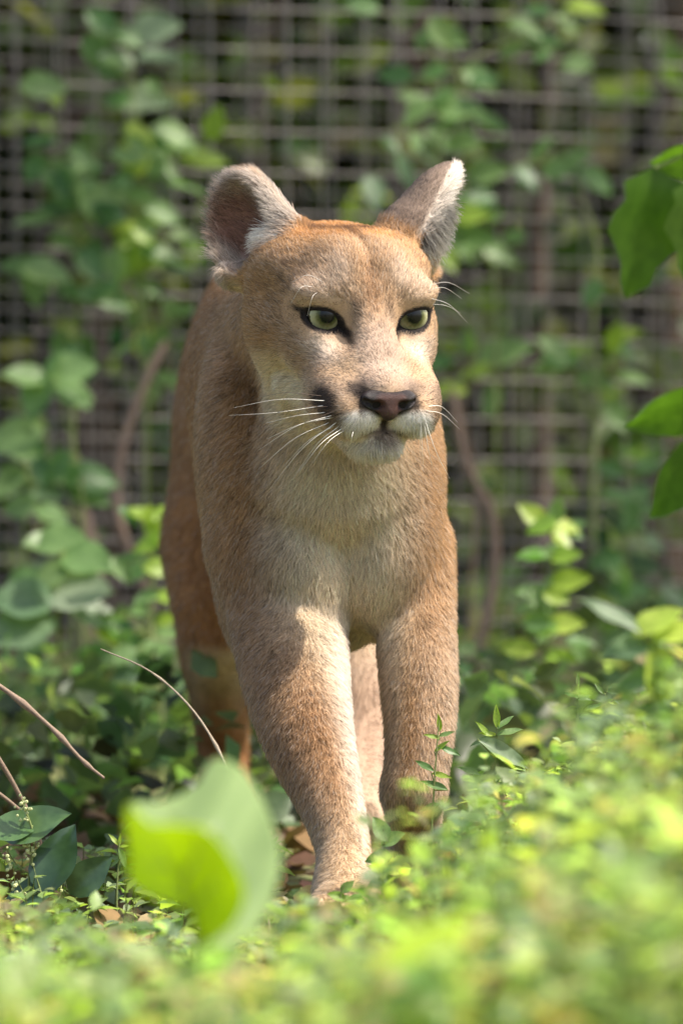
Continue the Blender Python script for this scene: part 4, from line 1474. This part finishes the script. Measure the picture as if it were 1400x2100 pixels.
    for (st, c, s, ang, wd) in (((1310, 348), (1318, 480), 275, -100, 0.85), ((1420, 790), (1360, 848), 170, 205, 0.8), ((1440, 930), (1385, 990), 185, 240, 0.85), ((1450, 340), (1420, 470), 210, -95, 0.9), ((1440, 270), (1385, 330), 110, 190, 0.9)):
        d = 4.25
        size = s / FPX * d
        tip = pic_dir(ang, 0.1)
        p0 = P(c[0], c[1], d) - tip / np.linalg.norm(tip) * size * 0.5
        add_leaf(t, p0, tip, (0.35, -0.80, -0.40), size, (0.050, 0.115, 0.012), "lobed" if s > 200 else "heart", width=wd)
        j = int(np.argmin(np.linalg.norm(trunk - (p0 + np.array((0.05, 0, 0.03))), axis=1)))
        stem_part(t, spline([trunk[j], (trunk[j] + p0) / 2 + np.array((0, 0, 0.02)), p0], 8) - b0, np.linspace(0.0022, 0.0014, 8), m_stem, "leaf_stalk", 5)

    # -------------------------------------------------------------- big leaf plant in front of the hind leg
    t = empty("broadleaf_plant", tuple(P(400, 2300, 3.28) * np.array((1, 1, 0))))
    tag(t, "single stalk with two big wavy lime green leaves before the cougar's hind leg", "plant")
    b0 = np.array(t.location)
    top = P(402, 1945, 3.27)
    path = spline([b0 + np.array((0, 0, -0.02)), b0 + np.array((0.004, 0, 0.08)), top], 12)
    stem_part(t, path - b0, np.linspace(0.0032, 0.0022, 12), m_stem)

    def big_leaf(outline, depth_fn, tint, name="leaf", mat=None):
        """leaf blade from its picture outline, given depth at each point so that it curves in space; two-sided solid"""
        o_ = np.array(outline, float)
        n = len(o_)
        k = 40
        loop = np.array(spline(np.vstack([o_, o_[:1]]), k + 1))[:-1]
        c = loop.mean(0)
        rings = []
        for s in (0.0, 0.25, 0.5, 0.75, 0.93, 1.0):
            q = c + (loop - c) * s
            rings.append(q)
        V = []
        for q in rings:
            for (x, y) in q:
                V.append(P(x, y, depth_fn(x, y)))
        V = np.array(V)
        F = []
        for r_ in range(len(rings) - 1):
            i = r_ * k + np.arange(k)
            j = r_ * k + (np.arange(k) + 1) % k
            F.append(np.stack([i, j, j + k, i + k], 1))
        F = np.concatenate(F)
        me = mesh_np(name, V - b0, F)
        o = link(name, me, mat or m_leaf, t)
        md = o.modifiers.new("thickness", 'SOLIDIFY')
        md.thickness = 0.0005
        o.color = (*tint, 1)
        return o
    # the blade facing us, lit from behind; that glow is also in its tint
    big_leaf([(402, 1945), (470, 1905), (502, 1835), (480, 1770), (430, 1705), (370, 1690), (305, 1688), (262, 1650), (262, 1740), (272, 1815), (330, 1848), (385, 1870)],
             lambda x, y: 3.24 - 0.00025 * (x - 400) + 0.00042 * (y - 1945) + 0.012 * math.sin(x * 0.03), (0.42, 0.50, 0.015))
    for ctrl in ([(402, 1945), (385, 1850), (340, 1760), (285, 1690)], [(390, 1870), (430, 1820), (465, 1790)], [(372, 1815), (400, 1760), (415, 1720)], [(350, 1775), (315, 1775), (285, 1770)], [(380, 1840), (340, 1830), (305, 1815)]):
        vp = np.array([P(x, y, 3.237 - 0.00025 * (x - 400) + 0.00042 * (y - 1945) + 0.012 * math.sin(x * 0.03)) for x, y in spline(np.array(ctrl, float), 10)])
        stem_part(t, vp - b0, np.linspace(0.0009, 0.0003, 10), m_vein, "vein", 5)
    # the blade folded back to the sky, its pale sheen painted into the tint
    big_leaf([(402, 1948), (490, 1935), (545, 1880), (575, 1780), (560, 1690), (515, 1600), (470, 1560), (430, 1562), (400, 1612), (330, 1645), (268, 1648), (310, 1700), (380, 1760)],
             lambda x, y: 3.30 + 0.00055 * (1945 - y) + 0.00010 * (x - 400) + 0.010 * math.sin(x * 0.035 + y * 0.02), (0.25, 0.34, 0.14))

    # a second broad leaf low in the weeds
    t = empty("broadleaf_plant", tuple(P(700, 2350, 2.7) * np.array((1, 1, 0))))
    tag(t, "low plant with one long lime green leaf lying across the weeds before the paw", "plant")
    b0 = np.array(t.location)
    p0 = P(765, 1985, 2.7)
    stem_part(t, spline([b0 + np.array((0, 0, -0.02)), (b0 + p0) / 2 + np.array((-0.006, 0, 0.01)), p0], 8) - b0, np.linspace(0.003, 0.002, 8), m_stem)
    big_leaf([(760, 1988), (800, 1930), (870, 1895), (940, 1878), (975, 1872), (950, 1915), (890, 1955), (820, 1985)], lambda x, y: 2.7 + 0.0004 * (x - 860) - 0.0003 * (y - 1930), (0.34, 0.45, 0.02))
    t = empty("broadleaf_plant", tuple(P(1345, 2200, 4.0) * np.array((1, 1, 0))))
    tag(t, "weed with broad pale leaves and one long leaf leaning over the green bank", "plant")
    b0 = np.array(t.location)
    pth = spline([b0 + np.array((0, 0, -0.02)), P(1350, 1800, 4.0), P(1345, 1500, 4.0), P(1330, 1300, 4.0)], 20)
    stem_part(t, pth - b0, np.linspace(0.003, 0.0018, 20), m_stem)
    for (px, py, s, ang, tint, kd) in ((1250, 1258, 150, 148, GREYG, "lance"), (1290, 1330, 130, 190, GREYG, "ovate"), (1350, 1275, 120, 30, LIME, "ovate"), (1390, 1300, 130, 10, LIME, "ovate"),
                                       (1345, 1390, 150, -80, LIME, "ovate"), (1300, 1400, 110, 200, MID, "ovate"), (1385, 1400, 120, -20, LIME, "ovate"), (1360, 1470, 120, -10, MID, "ovate")):
        size = s / FPX * 4.0
        tip = pic_dir(ang, rng.uniform(-0.3, 0.2))
        p1 = P(px, py, 4.0) - tip / np.linalg.norm(tip) * size * 0.5
        add_leaf(t, p1, tip, (rng.normal(0, 0.2), -0.6, 0.8), size, tint, kd)
        j = max(int(np.argmin(np.linalg.norm(pth - p1, axis=1))) - 1, 0)
        stem_part(t, spline([pth[j], (pth[j] + p1) / 2 + np.array((0, 0, 0.004)), p1], 5) - b0, np.linspace(0.0012, 0.0009, 5), m_stem, "leaf_stalk", 4)

    # -------------------------------------------------------------- bare twigs
    def bare(name, label, cat, paths, mat):
        g0 = paths[0][0][0]
        t = empty(name, (g0[0], g0[1], 0))
        tag(t, label, cat)
        b_ = np.array(t.location)
        for k, (pts, r0, r1, nodes) in enumerate(paths):
            pp = spline(pts, 26)
            rad = np.linspace(r0, r1, 26)
            for q in nodes:
                rad[q] *= 1.7
            stem_part(t, pp - b_, rad, mat, "stem" if k == 0 else "twig", 7)
        return t
    g = P(-260, 1900, 4.95)
    g[2] = -0.02
    bare("dead_branch", "bare brown twig with small knobs poking in over the white budded plant", "twig",
         [([g, P(-230, 1600, 4.95), P(-150, 1390, 4.95), P(-60, 1385, 4.95), P(0, 1407, 4.94), P(100, 1487, 4.92), P(170, 1560, 4.91), P(214, 1596, 4.90)], 0.0036, 0.0012, (13, 16, 19, 22)),
          ([P(-150, 1390, 4.95), P(-80, 1440, 5.0), P(0, 1560, 5.02), P(45, 1640, 5.03), P(82, 1725, 5.04), P(100, 1880, 5.05)], 0.0026, 0.0018, (8, 18)),
          ([P(-230, 1600, 4.95), P(-60, 1600, 5.0), P(40, 1660, 5.02), P(70, 1700, 5.04)], 0.0022, 0.0014, (9,))], m_twig)
    g = P(560, 1900, 4.80)
    g[2] = -0.01
    bare("dry_grass", "thin dry grass stem arching over beside the hind leg", "grass stem",
         [([g, P(520, 1720, 4.80), P(468, 1580, 4.82), P(400, 1462, 4.84), P(310, 1378, 4.86), P(207, 1331, 4.88)], 0.0016, 0.0005, (12, 19))], m_drygrass)
    g = P(820, 1960, 4.86)
    g[2] = ground_h(g[0], g[1])[0] + 0.006
    V, F = tube_np(spline([g, g + np.array((0.02, 0.02, 0.004)), g + np.array((0.055, 0.015, 0.0)), g + np.array((0.08, 0.03, 0.006))], 12), np.linspace(0.004, 0.002, 12), 6)
    tag(link("fallen_stick", mesh_np("fallen_stick", V, F), m_twig), "short brown stick lying on the soil beside the forward paw", "stick")

    # -------------------------------------------------------------- plants in focus
    def sprig(label, pts, leaves, depth, kind="lance", tint=MID, srad=0.0011, glossy=False, name="sprig", cat="plant", group=None, flowers=()):
        base = P(pts[0][0], pts[0][1], depth)
        base[2] = 0.0
        t = empty(name, tuple(base))
        tag(t, label, cat, group)
        path = spline([base + np.array((0, 0, -0.01))] + [P(x, y, depth) for x, y in pts], 24)
        stem_part(t, path - base, np.linspace(srad, srad * 0.5, 24), m_stem, "stem", 5)
        for lv in leaves:
            px, py, s, ang = lv[:4]
            tn = lv[4] if len(lv) > 4 else tint
            size = s / FPX * depth
            tip = pic_dir(ang, rng.uniform(-0.4, 0.3))
            j = int(np.argmin(np.linalg.norm(path - P(px, py, depth), axis=1)))
            p1 = P(px, py, depth) - tip / np.linalg.norm(tip) * size * 0.5
            add_leaf(t, p1, tip, (rng.normal(0, 0.3), -0.8, 0.6), size, tn, kind, glossy=glossy)
            j = max(j - 1, 0)
            stem_part(t, spline([path[j], (path[j] + p1) / 2, p1], 4) - base, srad * 0.5, m_stem, "leaf_stalk", 4)
        for (px, py, n, sp) in flowers:
            c = P(px, py, depth - 0.005)
            bm = bmesh.new()
            for q in range(n):
                v = rng.normal(0, 1, 3) * np.array((sp * 0.5, sp * 0.4, sp)) / FPX * depth
                bmesh.ops.create_icosphere(bm, subdivisions=1, radius=float(rng.uniform(0.0011, 0.0020)), matrix=Matrix.Translation(Vector(c - base + v)))
            me = bpy.data.meshes.new("flower_cluster")
            bm.to_mesh(me)
            bm.free()
            link("flower_cluster", me, m_bud, t)
            j = max(int(np.argmin(np.linalg.norm(path - c, axis=1))) - 2, 0)
            stem_part(t, spline([path[j], (path[j] + c) / 2, c + np.array((0, 0, sp / FPX * depth))], 6) - base, 0.0006, m_stem, "flower_stalk", 4)
        return t
    sprig("dark glossy leaved plant with clusters of small pale green buds under the bare twig", [(60, 1890), (60, 1800), (70, 1720), (45, 1640)],
          [(118, 1762, 165, 68, (0.035, 0.075, 0.030)), (75, 1692, 150, 25, (0.06, 0.12, 0.04)), (185, 1795, 120, 42, (0.05, 0.10, 0.04)), (60, 1838, 130, 200, (0.05, 0.10, 0.045)), (20, 1700, 120, 190, (0.08, 0.15, 0.05))],
          4.93, "ovate", glossy=True, srad=0.0016, name="budding_plant", flowers=((50, 1662, 22, 17), (62, 1738, 26, 14), (35, 1815, 16, 13), (122, 1806, 9, 8), (22, 1897, 14, 13), (15, 1760, 14, 16)))
    sprig("small leafy sprig standing against the lifted fore leg", [(885, 1700), (888, 1640), (893, 1560), (900, 1475)],
          [(900, 1482, 40, 95, LIME), (915, 1505, 38, 20), (885, 1510, 36, 165, LIME), (922, 1540, 50, -20), (905, 1530, 40, 40, LIME), (890, 1610, 60, 160), (870, 1570, 48, 150), (905, 1590, 44, -10, LIME), (880, 1655, 44, 200)], 4.93)
    sprig("upright sprig with narrow pointed leaves on the bank beside the lifted leg", [(1012, 1700), (1012, 1620), (1016, 1540), (1018, 1480)],
          [(1018, 1470, 52, 95, LIME), (1036, 1480, 46, 40), (990, 1495, 46, 130, LIME), (1045, 1500, 56, 15), (1000, 1505, 40, 170, LIME), (985, 1520, 50, 200, GREYG), (1035, 1545, 130, -28, GREYG), (960, 1580, 50, 160), (980, 1590, 44, 40, LIME), (975, 1610, 50, -70, LIME), (1040, 1600, 40, 30)], 4.95)
    sprig("thin sprig with tiny leaves at the crest of the green bank", [(1232, 1640), (1236, 1540), (1240, 1460), (1245, 1405)],
          [(1262, 1406, 36, 15), (1228, 1412, 30, 130), (1256, 1420, 30, -10), (1258, 1440, 40, -10, LIME), (1230, 1446, 36, 200, LIME), (1270, 1442, 30, -25), (1190, 1430, 46, 165), (1215, 1450, 40, 20)], 4.9)
    sprig("thin sprig on the bank next to the tiny leaved one", [(1175, 1640), (1180, 1520), (1184, 1440), (1182, 1390)],
          [(1184, 1395, 30, 90), (1170, 1425, 36, 160), (1196, 1430, 34, 20), (1165, 1455, 38, 200, LIME), (1205, 1470, 40, 0)], 4.88)
    sprig("small sprig with broad leaflets in front of the forward paw", [(700, 1930), (696, 1880), (698, 1840), (706, 1815)],
          [(712, 1818, 36, 40), (690, 1838, 40, 160, LIME), (712, 1845, 34, 0), (682, 1862, 44, 190), (708, 1870, 36, -10), (735, 1850, 50, -15, GREEN)], 4.72, "ovate")
    sprig("pale thin sprig with a starry tip beside the big lime leaf", [(240, 1900), (240, 1830), (243, 1770), (245, 1725)],
          [(246, 1722, 28, 80, LIME), (234, 1722, 34, 130, LIME), (255, 1735, 24, 10, LIME), (252, 1760, 50, -70), (236, 1770, 30, 220)], 4.88)
    sprig("seedling with three leaflets on the litter under the big lime leaf", [(350, 1975), (348, 1935), (352, 1900)],
          [(365, 1895, 40, 60), (378, 1912, 40, 20, LIME), (345, 1912, 34, 170), (372, 1925, 36, -20)], 4.75, "ovate")
    sprig("young weed with upright leaves between the two fore paws", [(800, 1900), (796, 1830), (790, 1760), (786, 1700)],
          [(780, 1700, 60, 120), (805, 1720, 56, 30), (775, 1760, 60, 190), (812, 1780, 70, 0, LIME), (778, 1810, 60, 200), (815, 1840, 60, 10)], 4.78, "ovate")

    # -------------------------------------------------------------- weeds over the ground: nobody could count these
    BX = [0, 150, 260, 420, 560, 640, 700, 780, 860, 930, 1000, 1100, 1200, 1300, 1400]
    BY = [1830, 1860, 1890, 1920, 1820, 1810, 1870, 1800, 1725, 1665, 1580, 1530, 1490, 1400, 1300]
    r = np.random.default_rng(91)
    V0, F0 = leaf_grid("ovate", 3, 1)
    V1, F1 = leaf_grid("lance", 3, 1)
    LP, LY, LZ, LS, LT, SV, SF, so = [], [], [], [], [], [], [], 0
    palette = np.array((MID, (0.20, 0.285, 0.11), (0.24, 0.31, 0.15), (0.25, 0.34, 0.085), (0.18, 0.27, 0.09), GREYG, (0.23, 0.28, 0.12), (0.27, 0.235, 0.14), (0.22, 0.30, 0.16)))
    for i in range(3000):
        layer = 0 if i < 430 else (1 if i < 1800 else 2)
        d = (r.uniform(2.85, 3.5), r.uniform(3.6, 4.5), r.uniform(4.5, 5.4))[layer]
        px = r.uniform(-380, 1780)
        if layer == 1 and px < 560 and r.random() < 0.5:
            continue
        if d > 4.72 and 560 < px < 920:
            continue
        x = (px - 700) / FPX * d
        top = np.interp(px, BX, BY) + abs(r.normal(0, 1)) * 200
        if layer == 0:
            top = np.interp(px, [0, 500, 900, 1400], [1950, 1970, 1890, 1560]) + abs(r.normal(0, 1)) * 170
        elif layer == 2:
            top = max(top, np.interp(px, [0, 300, 600, 900, 1000, 1400], [1800, 1850, 1850, 1700, 1600, 1480]))
        h = 0.48 - (top - HOR) / FPX * d
        h = min(h, 0.33)
        if h < 0.02:
            if r.random() < 0.55:
                continue
            h = 0.02 + 0.035 * r.random()
        base = np.array((x, d - 5.0, 0.0))
        tip = base + np.array((r.normal(0, 0.12) * h, r.normal(0, 0.12) * h, h))
        path = spline([base, (base + tip) / 2 + r.normal(0, 0.05, 3) * h, tip], 5)
        v, f = tube_np(path, np.linspace(0.0010, 0.0005, 5), 3)
        SV.append(v)
        SF.append(f + so)
        so += len(v)
        nl = int(5 + h * 40 * r.uniform(0.7, 1.3))
        tint = palette[r.integers(len(palette))] * ((1.42, 1.36, 1.35) if layer == 0 else (1.15, 1.14, 1.2))
        ls = r.uniform(0.011, 0.023) * (1.4 if layer == 0 else 1)
        for k in range(nl):
            u = 1 - r.random() ** 1.5 * 0.95
            q = path[0] * (1 - u) ** 2 + 2 * u * (1 - u) * path[2] + path[4] * u * u
            a = k * 2.4 + r.random()
            LP.append(q)
            LY.append((math.cos(a), math.sin(a), r.normal(0.25, 0.4)))
            LZ.append((r.normal(0, 0.35), r.normal(-0.1, 0.35), 1.0))
            LS.append(ls * r.uniform(0.6, 1.25))
            LT.append(tint * (1 + 0.2 * r.standard_normal()))
    LP, LY, LZ, LS, LT = map(np.array, (LP, LY, LZ, LS, LT))
    y = LY / np.linalg.norm(LY, axis=1)[:, None]
    z = LZ - y * (LZ * y).sum(1)[:, None]
    z /= np.linalg.norm(z, axis=1)[:, None]
    xx = np.cross(y, z)
    n = len(LP)
    V = LP[:, None, :] + LS[:, None, None] * (V0[None, :, 0:1] * xx[:, None, :] + V0[None, :, 1:2] * y[:, None, :] + V0[None, :, 2:3] * z[:, None, :])
    F = (F0[None] + (np.arange(n) * len(V0))[:, None, None]).reshape(-1, 4)
    nb = n * len(V0)
    SVa = np.concatenate(SV)
    me = mesh_np("weeds", np.vstack([V.reshape(-1, 3), SVa]), np.vstack([F, np.concatenate(SF) + nb]))
    tn = np.vstack([np.repeat(np.clip(LT, 0.01, 0.5), len(V0), 0), np.tile((0.14, 0.17, 0.05), (len(SVa), 1))])
    at = me.attributes.new("tint", 'FLOAT_COLOR', 'POINT')
    at.data.foreach_set("color", np.c_[tn, np.ones(len(tn))].astype(np.float32).ravel())
    tag(link("weeds", me, m_leaf_mass), "low green weeds with small leaves covering the soil before the cougar", "weeds", kind="stuff")
    # dead leaves on the soil
    n = 5200
    p = np.stack([r.uniform(-0.8, 0.8, n), r.uniform(-1.3, 1.2, n), np.zeros(n)], 1)
    p[:, 2] = ground_h(p[:, 0], p[:, 1]) + 0.004 + 0.006 * r.random(n)
    me = leaf_cloud("leaf_litter", p, r, 0.042, (0.20, 0.13, 0.075), 2.5, 0.4)
    me.materials.clear()
    me.materials.append(leaf_mat("dead_leaf", True, 0.12, 0.8, 0.2))
    tag(link("leaf_litter", me), "brown dead leaves scattered over the soil", "leaf litter", kind="stuff")
